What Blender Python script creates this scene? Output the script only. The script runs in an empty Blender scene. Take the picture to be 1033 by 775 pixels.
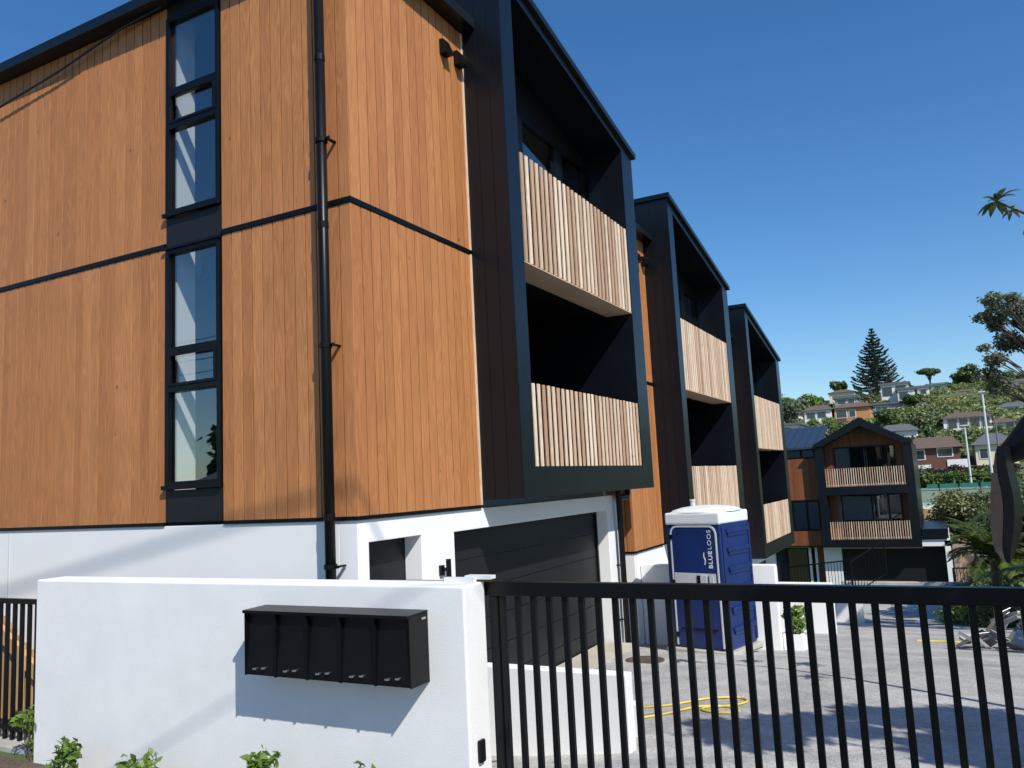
import bpy, bmesh, math, random
import numpy as np
from mathutils import Vector, Matrix
R=math.radians
random.seed(7)
C=bpy.data.collections.new('place'); bpy.context.scene.collection.children.link(C)
# ------------------------------------------------------------------ camera basis (camera stands at the origin)
RW=np.array([[.88299439,-.10141575,-.45829658],[.46671796,.08578977,.88023546],[-.04995257,-.99113821,.12308444]])
def at(px,py,Y):                      # sight line at depth Y -> point (used for far things at their real distance)
    r=RW@np.array([px-516.5,py-387.5,815.7]); r=r*Y/r[1]
    return Vector((float(r[0]),float(r[1]),float(r[2])))
# ------------------------------------------------------------------ materials
def nt(name):
    m=bpy.data.materials.new(name); m.use_nodes=True; t=m.node_tree; b=t.nodes['Principled BSDF']; return m,t,b
def setin(n,k,v):
    if k in n.inputs: n.inputs[k].default_value=v
def col(c): return (c[0],c[1],c[2],1)
def mat(name,c,rough=.6,metal=0,spec=.5,var=.0,vscale=3,bump=0,bscale=60,coat=0,stretch=(1,1,1),c2=None,attr=None,attrvar=0):
    m,t,b=nt(name); N=t.nodes; L=t.links
    setin(b,'Roughness',rough); setin(b,'Metallic',metal); setin(b,'Specular IOR Level',spec); setin(b,'Coat Weight',coat)
    b.inputs['Base Color'].default_value=col(c)
    tc=N.new('ShaderNodeTexCoord'); mp=N.new('ShaderNodeMapping'); mp.inputs['Scale'].default_value=stretch
    L.new(tc.outputs['Object'],mp.inputs['Vector'])
    last=None
    if var or c2:
        n=N.new('ShaderNodeTexNoise'); n.inputs['Scale'].default_value=vscale; n.inputs['Detail'].default_value=8; n.inputs['Roughness'].default_value=.62
        L.new(mp.outputs[0],n.inputs['Vector'])
        r=N.new('ShaderNodeValToRGB'); r.color_ramp.elements[0].position=.3; r.color_ramp.elements[1].position=.7
        a=c2 if c2 else [x*(1-var) for x in c]; bb=c if c2 else [min(1,x*(1+var)) for x in c]
        r.color_ramp.elements[0].color=col(a); r.color_ramp.elements[1].color=col(bb)
        L.new(n.outputs['Fac'],r.inputs['Fac']); last=r.outputs['Color']
    if attr:
        at_=N.new('ShaderNodeAttribute'); at_.attribute_name=attr
        mr=N.new('ShaderNodeMapRange'); mr.inputs['To Min'].default_value=1-attrvar; mr.inputs['To Max'].default_value=1+attrvar
        L.new(at_.outputs['Fac'],mr.inputs['Value'])
        mx=N.new('ShaderNodeVectorMath'); mx.operation='SCALE'
        if last is None:
            rgb=N.new('ShaderNodeRGB'); rgb.outputs[0].default_value=col(c); last=rgb.outputs[0]
        L.new(last,mx.inputs[0]); L.new(mr.outputs[0],mx.inputs['Scale']); last=mx.outputs[0]
    if last is not None: L.new(last,b.inputs['Base Color'])
    if bump:
        n2=N.new('ShaderNodeTexNoise'); n2.inputs['Scale'].default_value=bscale; n2.inputs['Detail'].default_value=4
        L.new(mp.outputs[0],n2.inputs['Vector'])
        bp=N.new('ShaderNodeBump'); bp.inputs['Strength'].default_value=bump; bp.inputs['Distance'].default_value=.01
        L.new(n2.outputs['Fac'],bp.inputs['Height']); L.new(bp.outputs[0],b.inputs['Normal'])
    return m
def wood(name,ca,cb,cc,rough=.55,grain=.5,weather=0):
    """boards carry a per-board random value 'rnd'; grain runs along z"""
    m,t,b=nt(name); N=t.nodes; L=t.links
    setin(b,'Roughness',rough); setin(b,'Specular IOR Level',.35)
    tc=N.new('ShaderNodeTexCoord'); a=N.new('ShaderNodeAttribute'); a.attribute_name='rnd'
    off=N.new('ShaderNodeVectorMath'); off.operation='SCALE'; off.inputs[0].default_value=(13.1,7.7,23.3); L.new(a.outputs['Fac'],off.inputs['Scale'])
    ad=N.new('ShaderNodeVectorMath'); ad.operation='ADD'; L.new(tc.outputs['Object'],ad.inputs[0]); L.new(off.outputs[0],ad.inputs[1])
    mp=N.new('ShaderNodeMapping'); mp.inputs['Scale'].default_value=(1,1,.045); L.new(ad.outputs[0],mp.inputs['Vector'])
    n1=N.new('ShaderNodeTexNoise'); n1.inputs['Scale'].default_value=7; n1.inputs['Detail'].default_value=6; n1.inputs['Distortion'].default_value=.4; L.new(mp.outputs[0],n1.inputs['Vector'])
    w=N.new('ShaderNodeMath'); w.operation='MULTIPLY'; w.inputs[1].default_value=44; L.new(n1.outputs['Fac'],w.inputs[0])
    fr=N.new('ShaderNodeMath'); fr.operation='PINGPONG'; fr.inputs[1].default_value=1; L.new(w.outputs[0],fr.inputs[0])   # ring lines
    mp2=N.new('ShaderNodeMapping'); mp2.inputs['Scale'].default_value=(1,1,.02); L.new(ad.outputs[0],mp2.inputs['Vector'])
    n2=N.new('ShaderNodeTexNoise'); n2.inputs['Scale'].default_value=160; n2.inputs['Detail'].default_value=3; L.new(mp2.outputs[0],n2.inputs['Vector'])
    # board base colour
    cr=N.new('ShaderNodeValToRGB'); e=cr.color_ramp.elements; e[0].position=0; e[0].color=col(ca); e[1].position=1; e[1].color=col(cc)
    mid=e.new(.5); mid.color=col(cb)
    fr2=N.new('ShaderNodeMath'); fr2.operation='FRACT'; m7=N.new('ShaderNodeMath'); m7.operation='MULTIPLY'; m7.inputs[1].default_value=7.31
    L.new(a.outputs['Fac'],m7.inputs[0]); L.new(m7.outputs[0],fr2.inputs[0]); L.new(fr2.outputs[0],cr.inputs['Fac'])
    def dark(fac_out,lo,hi,prev):
        mr=N.new('ShaderNodeMapRange'); mr.inputs['To Min'].default_value=lo; mr.inputs['To Max'].default_value=hi; L.new(fac_out,mr.inputs['Value'])
        s=N.new('ShaderNodeVectorMath'); s.operation='SCALE'; L.new(prev,s.inputs[0]); L.new(mr.outputs[0],s.inputs['Scale']); return s.outputs[0]
    c=dark(fr.outputs[0],1-.36*grain,1+.16*grain,cr.outputs['Color'])
    c=dark(n2.outputs['Fac'],1-.28*grain,1+.28*grain,c)
    n3=N.new('ShaderNodeTexNoise'); n3.inputs['Scale'].default_value=1.3; n3.inputs['Detail'].default_value=3; L.new(ad.outputs[0],n3.inputs['Vector'])
    c=dark(n3.outputs['Fac'],.82,1.18,c)
    # small knots
    v=N.new('ShaderNodeTexVoronoi'); v.inputs['Scale'].default_value=2.2; L.new(ad.outputs[0],v.inputs['Vector'])
    kr=N.new('ShaderNodeMapRange'); kr.inputs['From Min'].default_value=.02; kr.inputs['From Max'].default_value=.06; kr.inputs['To Min'].default_value=.45; kr.inputs['To Max'].default_value=1
    L.new(v.outputs['Distance'],kr.inputs['Value'])
    s=N.new('ShaderNodeVectorMath'); s.operation='SCALE'; L.new(c,s.inputs[0]); L.new(kr.outputs[0],s.inputs['Scale']); c=s.outputs[0]
    L.new(c,b.inputs['Base Color'])
    bp=N.new('ShaderNodeBump'); bp.inputs['Strength'].default_value=.25; bp.inputs['Distance'].default_value=.004
    L.new(n2.outputs['Fac'],bp.inputs['Height']); L.new(bp.outputs[0],b.inputs['Normal'])
    return m
def glass(name,tint=(.75,.8,.8),refl=.12,boost=1.0):
    m,t,b=nt(name); N=t.nodes; L=t.links; N.remove(b); out=N['Material Output']
    tr=N.new('ShaderNodeBsdfTransparent'); tr.inputs[0].default_value=col(tint)
    gl=N.new('ShaderNodeBsdfGlossy'); gl.inputs['Roughness'].default_value=.01; gl.inputs[0].default_value=(1,1,1,1)
    f=N.new('ShaderNodeLayerWeight'); f.inputs['Blend'].default_value=.5; pw=N.new('ShaderNodeMath'); pw.operation='POWER'; pw.inputs[1].default_value=4; L.new(f.outputs['Facing'],pw.inputs[0])
    mu=N.new('ShaderNodeMath'); mu.operation='MULTIPLY_ADD'; mu.inputs[1].default_value=boost; mu.inputs[2].default_value=refl; mu.use_clamp=True
    L.new(pw.outputs[0],mu.inputs[0])
    # gentle waviness of real panes
    tc=N.new('ShaderNodeTexCoord'); nn=N.new('ShaderNodeTexNoise'); nn.inputs['Scale'].default_value=1.1; L.new(tc.outputs['Object'],nn.inputs['Vector'])
    bp=N.new('ShaderNodeBump'); bp.inputs['Strength'].default_value=.06; bp.inputs['Distance'].default_value=.02; L.new(nn.outputs['Fac'],bp.inputs['Height']); L.new(bp.outputs[0],gl.inputs['Normal'])
    mx=N.new('ShaderNodeMixShader'); L.new(mu.outputs[0],mx.inputs[0]); L.new(tr.outputs[0],mx.inputs[1]); L.new(gl.outputs[0],mx.inputs[2]); L.new(mx.outputs[0],out.inputs[0])
    return m
def leafmat(name,ca,cb,rough=.45,trans=.25):
    m,t,b=nt(name); N=t.nodes; L=t.links; out=N['Material Output']
    a=N.new('ShaderNodeAttribute'); a.attribute_name='rnd'
    r=N.new('ShaderNodeValToRGB'); r.color_ramp.elements[0].color=col(ca); r.color_ramp.elements[1].color=col(cb); L.new(a.outputs['Fac'],r.inputs['Fac'])
    L.new(r.outputs[0],b.inputs['Base Color']); setin(b,'Roughness',rough); setin(b,'Specular IOR Level',.4)
    tl=N.new('ShaderNodeBsdfTranslucent'); L.new(r.outputs[0],tl.inputs[0])
    mx=N.new('ShaderNodeMixShader'); mx.inputs[0].default_value=trans; L.new(b.outputs[0],mx.inputs[1]); L.new(tl.outputs[0],mx.inputs[2]); L.new(mx.outputs[0],out.inputs[0])
    return m
M={}
M['cedar']=wood('cedar cladding',(.415,.165,.058),(.455,.187,.067),(.495,.211,.078),grain=.6)
M['batten']=wood('pale timber battens',(.44,.27,.17),(.64,.46,.32),(.78,.62,.47),grain=.6,rough=.7)
M['darkwood']=wood('brown stained timber',(.16,.05,.018),(.20,.068,.024),(.25,.088,.032),grain=.4)
M['fencewood']=wood('timber fence boards',(.45,.26,.12),(.55,.33,.16),(.6,.4,.2),grain=.5,rough=.7)
M['white']=mat('white roughcast plaster',(.79,.79,.775),rough=.85,var=.045,vscale=2.6,bump=.22,bscale=150)
M['whiteflat']=mat('smooth white render',(.80,.80,.79),rough=.8,var=.02,vscale=1.5,bump=.08,bscale=60)
M['black']=mat('black powder coat',(.0035,.004,.005),rough=.36,spec=.22,var=.15,vscale=4,bump=.03,bscale=300)
M['frame']=mat('black folded metal cladding',(.005,.007,.011),rough=.30,spec=.34,var=.2,vscale=1.2,bump=.05,bscale=14)
M['matt']=mat('matt black board',(.006,.0065,.008),rough=.6,spec=.15,var=.2,vscale=3)
M['garage']=mat('black garage panel',(.012,.013,.015),rough=.42,spec=.25,var=.15,vscale=2,bump=.2,bscale=220)
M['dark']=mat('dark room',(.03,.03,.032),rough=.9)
M['room']=mat('room wall',(.84,.84,.82),rough=.9)
M['glass']=glass('window glass',tint=(.93,.96,.96),refl=.13)
M['glassd']=glass('tinted window glass',tint=(.35,.38,.38),refl=.10,boost=1.3)
M['metal']=mat('brushed steel',(.6,.6,.6),rough=.3,metal=1)
M['grey']=mat('light grey plastic',(.5,.52,.54),rough=.45,var=.08)
M['lblue']=mat('navy blue moulded plastic',(.007,.024,.120),rough=.38,spec=.5,var=.18,vscale=2.5,bump=.1,bscale=25)
M['lwhite']=mat('white moulded plastic',(.72,.74,.74),rough=.45,var=.05,vscale=3)
M['drive']=mat('grey exposed concrete',(.50,.485,.455),rough=.9,c2=(.33,.325,.305),vscale=2.6,bump=.9,bscale=45)
def speckle(m):
    t=m.node_tree; N=t.nodes; L=t.links; b=N['Principled BSDF']; src=b.inputs['Base Color'].links[0].from_socket
    tc=N.new('ShaderNodeTexCoord'); v=N.new('ShaderNodeTexVoronoi'); v.inputs['Scale'].default_value=38; L.new(tc.outputs['Object'],v.inputs['Vector'])
    mr=N.new('ShaderNodeMapRange'); mr.inputs['To Min'].default_value=.78; mr.inputs['To Max'].default_value=1.16; L.new(v.outputs['Color'],mr.inputs['Value'])
    n=N.new('ShaderNodeTexNoise'); n.inputs['Scale'].default_value=.55; n.inputs['Detail'].default_value=5; n.inputs['Distortion'].default_value=1.2; L.new(tc.outputs['Object'],n.inputs['Vector'])
    r=N.new('ShaderNodeMapRange'); r.inputs['From Min'].default_value=.35; r.inputs['From Max'].default_value=.62; r.inputs['To Min'].default_value=.80; r.inputs['To Max'].default_value=1.06; L.new(n.outputs['Fac'],r.inputs['Value'])
    m1=N.new('ShaderNodeMath'); m1.operation='MULTIPLY'; L.new(mr.outputs[0],m1.inputs[0]); L.new(r.outputs[0],m1.inputs[1])
    s1=N.new('ShaderNodeVectorMath'); s1.operation='SCALE'; L.new(src,s1.inputs[0]); L.new(m1.outputs[0],s1.inputs['Scale']); L.new(s1.outputs[0],b.inputs['Base Color'])
speckle(M['drive'])
M['apron']=mat('pale concrete strip',(.47,.43,.35),rough=.85,var=.12,vscale=4,bump=.3,bscale=60)
M['conc']=mat('concrete kerb',(.42,.40,.36),rough=.9,var=.18,vscale=3,bump=.5,bscale=30)
M['pave']=mat('dull concrete footpath',(.24,.235,.22),rough=.9,var=.18,vscale=3,bump=.5,bscale=30)
M['soil']=mat('brown garden soil',(.10,.07,.05),rough=1,var=.5,vscale=25,bump=1,bscale=60)
M['earth']=mat('grassy earth',(.06,.095,.028),rough=1,c2=(.12,.125,.05),vscale=.12,bump=.6,bscale=3)
M['asphalt']=mat('asphalt',(.055,.055,.056),rough=.9,var=.2,vscale=8,bump=.6,bscale=120)
M['bark']=mat('grey brown bark',(.105,.085,.07),rough=.95,var=.4,vscale=8,bump=1,bscale=25,stretch=(1,1,.3))
M['rubber']=mat('black cable sheath',(.012,.012,.013),rough=.5)
M['yellow']=mat('yellow hose',(.72,.50,.05),rough=.45,var=.1,vscale=10)
M['manhole']=mat('rusty cast iron',(.09,.06,.045),rough=.8,var=.4,vscale=12,bump=.6,bscale=60)
M['plastic']=mat('dull black plastic',(.006,.006,.007),rough=.4,spec=.25)
M['mirrorface']=mat('grey brown mirror back',(.075,.055,.05),rough=.4,var=.15,vscale=6)
M['leafA']=leafmat('fresh green leaves',(.075,.14,.025),(.24,.34,.08))
M['leafB']=leafmat('dark green leaves',(.038,.075,.024),(.14,.20,.065))
M['leafC']=leafmat('olive green leaves',(.08,.10,.04),(.27,.28,.12))
M['leafD']=leafmat('grey green leaves',(.07,.095,.055),(.22,.26,.16))
M['leafE']=leafmat('yellow flowers and leaves',(.30,.20,.01),(.60,.42,.03))
M['leafF']=leafmat('purple brown hedge leaves',(.035,.018,.018),(.09,.042,.04))
M['leafG']=leafmat('shrub leaves',(.06,.13,.02),(.22,.32,.06),trans=.3)
M['leafH']=leafmat('mixed scrub leaves',(.025,.05,.018),(.30,.34,.11))
M['palmleaf']=leafmat('palm leaves',(.035,.075,.012),(.14,.19,.04),trans=.3)
M['pine']=leafmat('dark pine needles',(.05,.075,.055),(.15,.19,.13),trans=.1)
# ------------------------------------------------------------------ mesh helpers
class MB:
    def __init__(s): s.v=[]; s.f=[]; s.r=[]
    def add(s,vs,fs,r=None):
        n=len(s.v); s.v+= [tuple(v) for v in vs]; s.f+=[tuple(i+n for i in f) for f in fs]
        if r is None: r=random.random()
        s.r+=[r]*len(fs)
    def box(s,x0,x1,y0,y1,z0,z1,r=None,M_=None):
        v=[(x0,y0,z0),(x1,y0,z0),(x1,y1,z0),(x0,y1,z0),(x0,y0,z1),(x1,y0,z1),(x1,y1,z1),(x0,y1,z1)]
        if M_ is not None: v=[tuple(M_@Vector(p)) for p in v]
        s.add(v,[(3,2,1,0),(4,5,6,7),(0,1,5,4),(1,2,6,5),(2,3,7,6),(3,0,4,7)],r); return s
    def prismX(s,x0,x1,poly,r=None):       # poly: list of (y,z) ccw seen from +x
        n=len(poly); v=[(x0,y,z) for y,z in poly]+[(x1,y,z) for y,z in poly]
        s.add(v,[tuple(range(n))[::-1],tuple(range(n,2*n))]+[(i,(i+1)%n,n+(i+1)%n,n+i) for i in range(n)],r); return s
    def prismY(s,y0,y1,poly,r=None):       # poly (x,z) ccw seen from -y
        n=len(poly); v=[(x,y0,z) for x,z in poly]+[(x,y1,z) for x,z in poly]
        s.add(v,[tuple(range(n)),tuple(range(n,2*n))[::-1]]+[((i+1)%n,i,n+i,n+(i+1)%n) for i in range(n)],r); return s
    def tube(s,pts,rad,n=10,r=None,closed=False):
        pts=[Vector(p) for p in pts]; K=len(pts); rs=rad if isinstance(rad,(list,tuple)) else [rad]*K
        v=[];f=[]; up=None
        for i,p in enumerate(pts):
            d=(pts[min(i+1,K-1)]-pts[max(i-1,0)])
            if d.length<1e-9: d=Vector((0,0,1))
            d.normalize()
            if up is None: up=Vector((0,0,1)) if abs(d.z)<.9 else Vector((1,0,0))
            a=d.cross(up); 
            if a.length<1e-6: a=d.orthogonal()
            a.normalize(); b=d.cross(a).normalized(); up=-b if False else up
            for k in range(n):
                t=2*math.pi*k/n; q=p+(a*math.cos(t)+b*math.sin(t))*rs[i]; v.append(tuple(q))
        for i in range(K-1):
            for k in range(n):
                f.append((i*n+k,i*n+(k+1)%n,(i+1)*n+(k+1)%n,(i+1)*n+k))
        f.append(tuple(range(n))); f.append(tuple(range((K-1)*n,K*n))[::-1])
        s.add(v,f,r); return s
    def build(s,name,m,parent=None,bevel=0,smooth=False,loc=None,seg=2):
        me=bpy.data.meshes.new(name); me.from_pydata(s.v,[],s.f)
        if s.r:
            a=me.attributes.new('rnd','FLOAT','FACE'); a.data.foreach_set('value',np.array(s.r,dtype=np.float32))
        bm=bmesh.new(); bm.from_mesh(me); bmesh.ops.recalc_face_normals(bm,faces=bm.faces); bm.to_mesh(me); bm.free()
        me.materials.append(M[m] if isinstance(m,str) else m)
        if smooth: me.polygons.foreach_set('use_smooth',[True]*len(me.polygons))
        o=bpy.data.objects.new(name,me); C.objects.link(o)
        if loc is not None: o.location=loc
        if parent is not None:
            o.parent=parent
            o.location=Vector(o.location)-parent.location if parent.get('_abs') else o.location
        if bevel:
            b=o.modifiers.new('bevel','BEVEL'); b.width=bevel; b.segments=seg; b.limit_method='ANGLE'; b.angle_limit=R(40)
        return o
def tag(o,label=None,cat=None,group=None,kind=None):
    if label: o['label']=label
    if cat: o['category']=cat
    if group: o['group']=group
    if kind: o['kind']=kind
    return o
def thing(name,label,cat,loc=(0,0,0),rz=0,group=None):
    o=bpy.data.objects.new(name,None); C.objects.link(o); o.location=loc; o.rotation_euler=(0,0,rz); o.empty_display_size=.2
    return tag(o,label,cat,group)
def part(mb,name,m,root,**k):          # geometry given in world coordinates, parented to root (no rotation)
    o=mb.build(name,m,None,**k); o.parent=root
    top=root
    off=Vector((0,0,0))
    while top is not None: off+=Vector(top.location); top=top.parent
    o.location=Vector(o.location)-off
    return o
def copy_tree(o,parent=None):
    c=o.copy(); C.objects.link(c); c.parent=parent
    for ch in list(o.children): copy_tree(ch,c)
    return c
# foliage: many leaf faces spread through blobs
def leaf_arrays(blobs,n,size,seed,shell=.55,flat=.5,aspect=1.8):
    rg=np.random.default_rng(seed)
    w=np.array([b[3]*b[4]*b[5] for b in blobs])**.75; w/=w.sum()
    idx=rg.choice(len(blobs),n,p=w); B=np.array(blobs)[idx]
    d=rg.normal(size=(n,3)); d/=np.linalg.norm(d,axis=1)[:,None]
    rad=shell+(1-shell)*rg.random(n)**.7; rad*= (1+.18*rg.normal(size=n))
    c=B[:,:3]+d*B[:,3:6]*rad[:,None]
    nrm=d*flat+rg.normal(size=(n,3))*.6+np.array([0,0,.35]); nrm/=np.linalg.norm(nrm,axis=1)[:,None]
    t=np.cross(nrm,rg.normal(size=(n,3))); t/=np.linalg.norm(t,axis=1)[:,None]; b=np.cross(nrm,t)
    s=size*(.6+.8*rg.random(n))[:,None]
    v=np.stack([c-t*s*aspect/2,c+b*s*.5+nrm*s*.12,c+t*s*aspect/2,c-b*s*.5+nrm*s*.12],1).reshape(-1,3)
    cl=rg.random(len(blobs)); r=np.clip(.55*cl[idx]+.45*rg.random(n),0,1)
    return v,r
def leaf_mesh(name,v,r,m):
    n=len(v)//4; me=bpy.data.meshes.new(name)
    me.vertices.add(4*n); me.vertices.foreach_set('co',v.astype(np.float32).ravel())
    me.loops.add(4*n); me.loops.foreach_set('vertex_index',np.arange(4*n,dtype=np.int32))
    me.polygons.add(n); me.polygons.foreach_set('loop_start',np.arange(0,4*n,4,dtype=np.int32)); me.polygons.foreach_set('loop_total',np.full(n,4,dtype=np.int32))
    me.update(calc_edges=True)
    a=me.attributes.new('rnd','FLOAT','FACE'); a.data.foreach_set('value',r.astype(np.float32))
    me.materials.append(M[m]); return me
def obj(name,me,parent=None):
    o=bpy.data.objects.new(name,me); C.objects.link(o); o.parent=parent; return o
# ------------------------------------------------------------------ ground
YS=[-200,2.5,4,6,8.5,11,12.8,19.2,25.6,29,34.3,35.5,45,60,72,90,100,110,130,170,210,250,280,330,420,700]
ZS=[-1.95,-1.95,-1.9,-2.0,-2.2,-2.40,-2.66,-3.58,-4.42,-4.72,-4.75,-5.6,-6.1,-5.6,-4.3,-3.8,-3.2,-.9,1.6,7.6,13.2,18.6,21.8,23.2,20,5]
def gz(x,y):
    z=float(np.interp(y,YS,ZS))
    # level slab in front of the first garage, lower to the left
    k=min(max((-2.2-x)/1.2,0),1)
    if y<12.8 and y>4.5:
        z=z*(1-k)+min(z,float(np.interp(y,[4.5,5.8,8,11,12.8],[-1.95,-2.15,-2.33,-2.42,-2.66])))*k
    if y>120:
        z+=.9*math.sin(x*.07+1)*min(1,(y-120)/60)+ .02*(x)*(min(1,(y-120)/80))*(1 if x>0 else .6)
    return z
def ground():
    xs=sorted(set([-700,-400,-200,-120]+list(range(-80,81,8))+[-6,-5,-4.6,-4,-3.5,-3,-2.5,-2.2,-1.5,-.5,0,.5,1.5,2.5,4,6]+[120,200,400,700])); ys=sorted(set(YS+[5,7,9.5,15,22,32,40,52]+list(range(120,340,15))+[-40,-15,-6,-2,0,1]))
    mb=MB(); v=[(x,y,gz(x,y)) for y in ys for x in xs]; nx=len(xs)
    f=[(j*nx+i,j*nx+i+1,(j+1)*nx+i+1,(j+1)*nx+i) for j in range(len(ys)-1) for i in range(nx-1)]
    mb.add(v,f); o=mb.build('ground','earth',smooth=True); tag(o,kind='structure')
ground()
def sheet(name,m,x0,x1,ya,yb,lift,nx=8,step=.5,kind='structure'):
    xs=list(np.linspace(x0,x1,nx)); ys=[y for y in sorted(set(list(np.arange(ya,yb,step))+[yb]+[q for q in YS if ya<q<yb]))]
    xs=sorted(set([float(x) for x in xs]+[q for q in (-4.6,-4,-3.5,-3,-2.5,-2.2) if x0<q<x1]))
    mb=MB(); n=len(xs); v=[(x,y,gz(x,y)+lift) for y in ys for x in xs]
    f=[(j*n+i,j*n+i+1,(j+1)*n+i+1,(j+1)*n+i) for j in range(len(ys)-1) for i in range(n-1)]
    mb.add(v,f); o=mb.build(name,m,smooth=True); 
    if kind: tag(o,kind=kind)
    return o
sheet('driveway','drive',-4.62,1.5,3.6,34.3,.012)
mb=MB(); mb.box(-60,60,-8.2,-1.0,-1.96,-1.93); tag(mb.build('road','asphalt'),kind='structure')
mb=MB(); mb.box(-60,60,-1.0,-.85,-1.96,-1.82); tag(mb.build('kerb','conc'),kind='structure')
mb=MB(); mb.box(-60,60,-.85,2.6,-1.96,-1.90); tag(mb.build('pavement','pave'),kind='structure')
mb=MB(); mb.box(-12,-2.42,2.6,3.9,-2.0,-1.885); tag(mb.build('garden_soil','soil'),kind='structure')
mb=MB(); mb.box(-9.6,-6.24,4.02,4.30,-2.05,-1.86); tag(mb.build('fence_kerb','conc',bevel=.01),kind='structure')
mb=MB()
v=[(-4.66,7.1,-2.372),(-4.10,7.1,-2.372),(-4.10,11.45,-2.372),(-4.66,11.45,-2.372)]
mb.box(-4.66,-4.16,7.1,11.45,-2.6,-2.365); tag(mb.build('garage_apron','apron'),kind='structure')
# ------------------------------------------------------------------ townhouses
def boards_front(mb,x0,x1,y,z0,z1,w=.135):
    x=x1
    while x>x0+.01:
        a=max(x-w+.013,x0); mb.box(a,x,y,y+.018+random.random()*.002,z0,z1); x-=w
def boards_side(mb,x,y0,y1,z0,z1,w=.142):
    y=y0
    while y<y1-.01:
        b=min(y+w-.013,y1); mb.box(x-.018,x+random.random()*.002,y,b,z0,z1); y+=w
XA=-4.47; XF=-3.96
def townhouse(i,by,fy,dz,label):
    """by: start of the body, fy: near side of the projecting black frame, dz: step down"""
    fe=fy+4.46
    zg=-2.75+dz
    h=thing('townhouse',label,'house',(XA,by,gz(-4,by)),group='row of cedar and black townhouses')
    Z=lambda z:z+dz
    F=lambda y:fy+(y-7.737)
    first=(i==0)
    # --- cladding
    c=MB()
    if first:
        for (xa,xb) in ((-11.0,-6.875),(-6.09,XA-.0)):
            boards_front(c,xa,xb,by,Z(-.205),Z(2.60)); boards_front(c,xa,xb,by,Z(2.66),Z(5.275))
    else:
        boards_front(c,-5.2,XA,by,Z(-.205),Z(2.60)); boards_front(c,-5.2,XA,by,Z(2.66),Z(5.275))
    boards_side(c,XA,by+.02,fy,Z(-.205),Z(2.60)); boards_side(c,XA,by+.02,fy,Z(2.66),Z(5.275))
    part(c,'cladding','cedar',h)
    if first:
        t=MB(); t.box(XA-.02,XA+.012,fy-.035,fy-.002,Z(-.205),Z(5.27),r=.5); part(t,'corner_trim','batten',h)
    # backing + inner walls
    b=MB()
    if first:
        b.box(-11,-6.90,by+.022,by+.12,Z(-.24),Z(5.28)); b.box(-6.07,XA-.03,by+.022,by+.12,Z(-.24),Z(5.28))
        b.box(-6.9,-6.07,by+.022,by+.12,Z(-.24),Z(.1)); b.box(-6.9,-6.07,by+.022,by+.12,Z(2.62),Z(2.93)); 
        b.box(-11,XA-.14,by+1.9,by+2.0,Z(-.24),Z(5.28)); b.box(-11,XA-.14,by+.12,by+1.9,Z(-.3),Z(-.24))
    else: b.box(-11,XA-.03,by+.022,by+.12,Z(-.24),Z(5.28))
    b.box(XA-.12,XA-.022,by+.12,fy-.003,Z(-.24),Z(5.28))
    part(b,'inner_wall','matt',h)
    def line(z0,z1,o):
        t=MB()
        if first:
            t.box(-11,-6.9,by-o,by+.02,z0,z1); t.box(-6.07,XA+o,by-o,by+.02,z0,z1)
        else: t.box(-5.2,XA+o,by-o,by+.02,z0,z1)
        t.box(XA-.02,XA+o,by+.02,fy-.002,z0,z1); part(t,'joint_strip','black',h)
    line(Z(2.605),Z(2.655),.012); line(Z(-.238),Z(-.208),.006)
    # --- roof over the body
    r=MB()
    r.box(-11.4,XA+.19,by-.176,fy-.003,Z(5.28),Z(5.40)); part(r,'roof','frame',h,bevel=.004)
    r2=MB(); r2.prismX(-11.4,XA-.2,[(fy,Z(5.28)),(fe,Z(5.20)),(fe,Z(5.28)),(fy,Z(6.08))]); part(r2,'upper_roof','frame',h)
    # --- white base
    w=MB(); xw=XA-.02; xb=xw-.2
    if first:
        w.box(-11,xb,by+.012,by+.16,Z(-2.9),Z(-.24))
        ya,yb=5.765,6.575; yc,yd=7.17,11.5
        zt,zb=-.44,-1.75; gt=-.455
        w.box(xb,xw,by+.012,ya,Z(-2.9),Z(-.24)); w.box(xb,xw,ya,yb,Z(-2.9),Z(zb)); w.box(xb,xw,ya,yb,Z(zt),Z(-.24))
        w.box(xb,xw,yb,yc,Z(-2.9),Z(-.24)); w.box(xb,xw,yc,yd,Z(gt),Z(-.24)); w.box(xb,xw,yd,12.0,Z(-2.9),Z(-.24))
        w.box(-11,xb,11.86,12.0,Z(-2.9),Z(5.2))
        part(w,'base_wall','whiteflat',h,bevel=.006)
        p=MB(); p.box(xb-.03,xb-.002,ya-.05,yb+.05,Z(zb-.05),Z(zt+.05)); wi=part(p,'window_panel','garage',h)
        g=MB(); nz=6
        for k in range(nz):
            z0=-2.5+k*(2.06/nz); g.box(xb-.03,xb+.0,yc-.05,yd+.02,Z(z0+.002),Z(z0+2.06/nz-.006))
        gd=part(g,'garage_door','garage',h,bevel=.003)
        f=MB(); f.box(xb+.002,xb+.028,yd-.045,yd-.002,Z(-2.38),Z(gt)); f.box(xb+.002,xb+.028,yc,yd-.047,Z(gt-.04),Z(gt-.002)); part(f,'door_jamb','black',gd)
        # vertical joint in plaster + wall light
        j=MB(); j.box(-9.50,-9.488,by+.006,by+.0118,Z(-2.4),Z(-.25)); part(j,'control_joint','grey',h)
        l=MB(); l.box(XA-.02,XA+.01,6.86,6.92,-.86,-.76); l.tube([(XA+.07,6.90,-.90),(XA+.07,6.90,-.70)],.026,14); l.tube([(XA-.02,6.9,-.80),(XA+.07,6.9,-.80)],.018,10)
        part(l,'wall_light','black',h,smooth=False)
    else:
        w.box(-11,xw-.003,by+.012,by+.16,Z(-2.95),Z(-.24)); 
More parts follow.
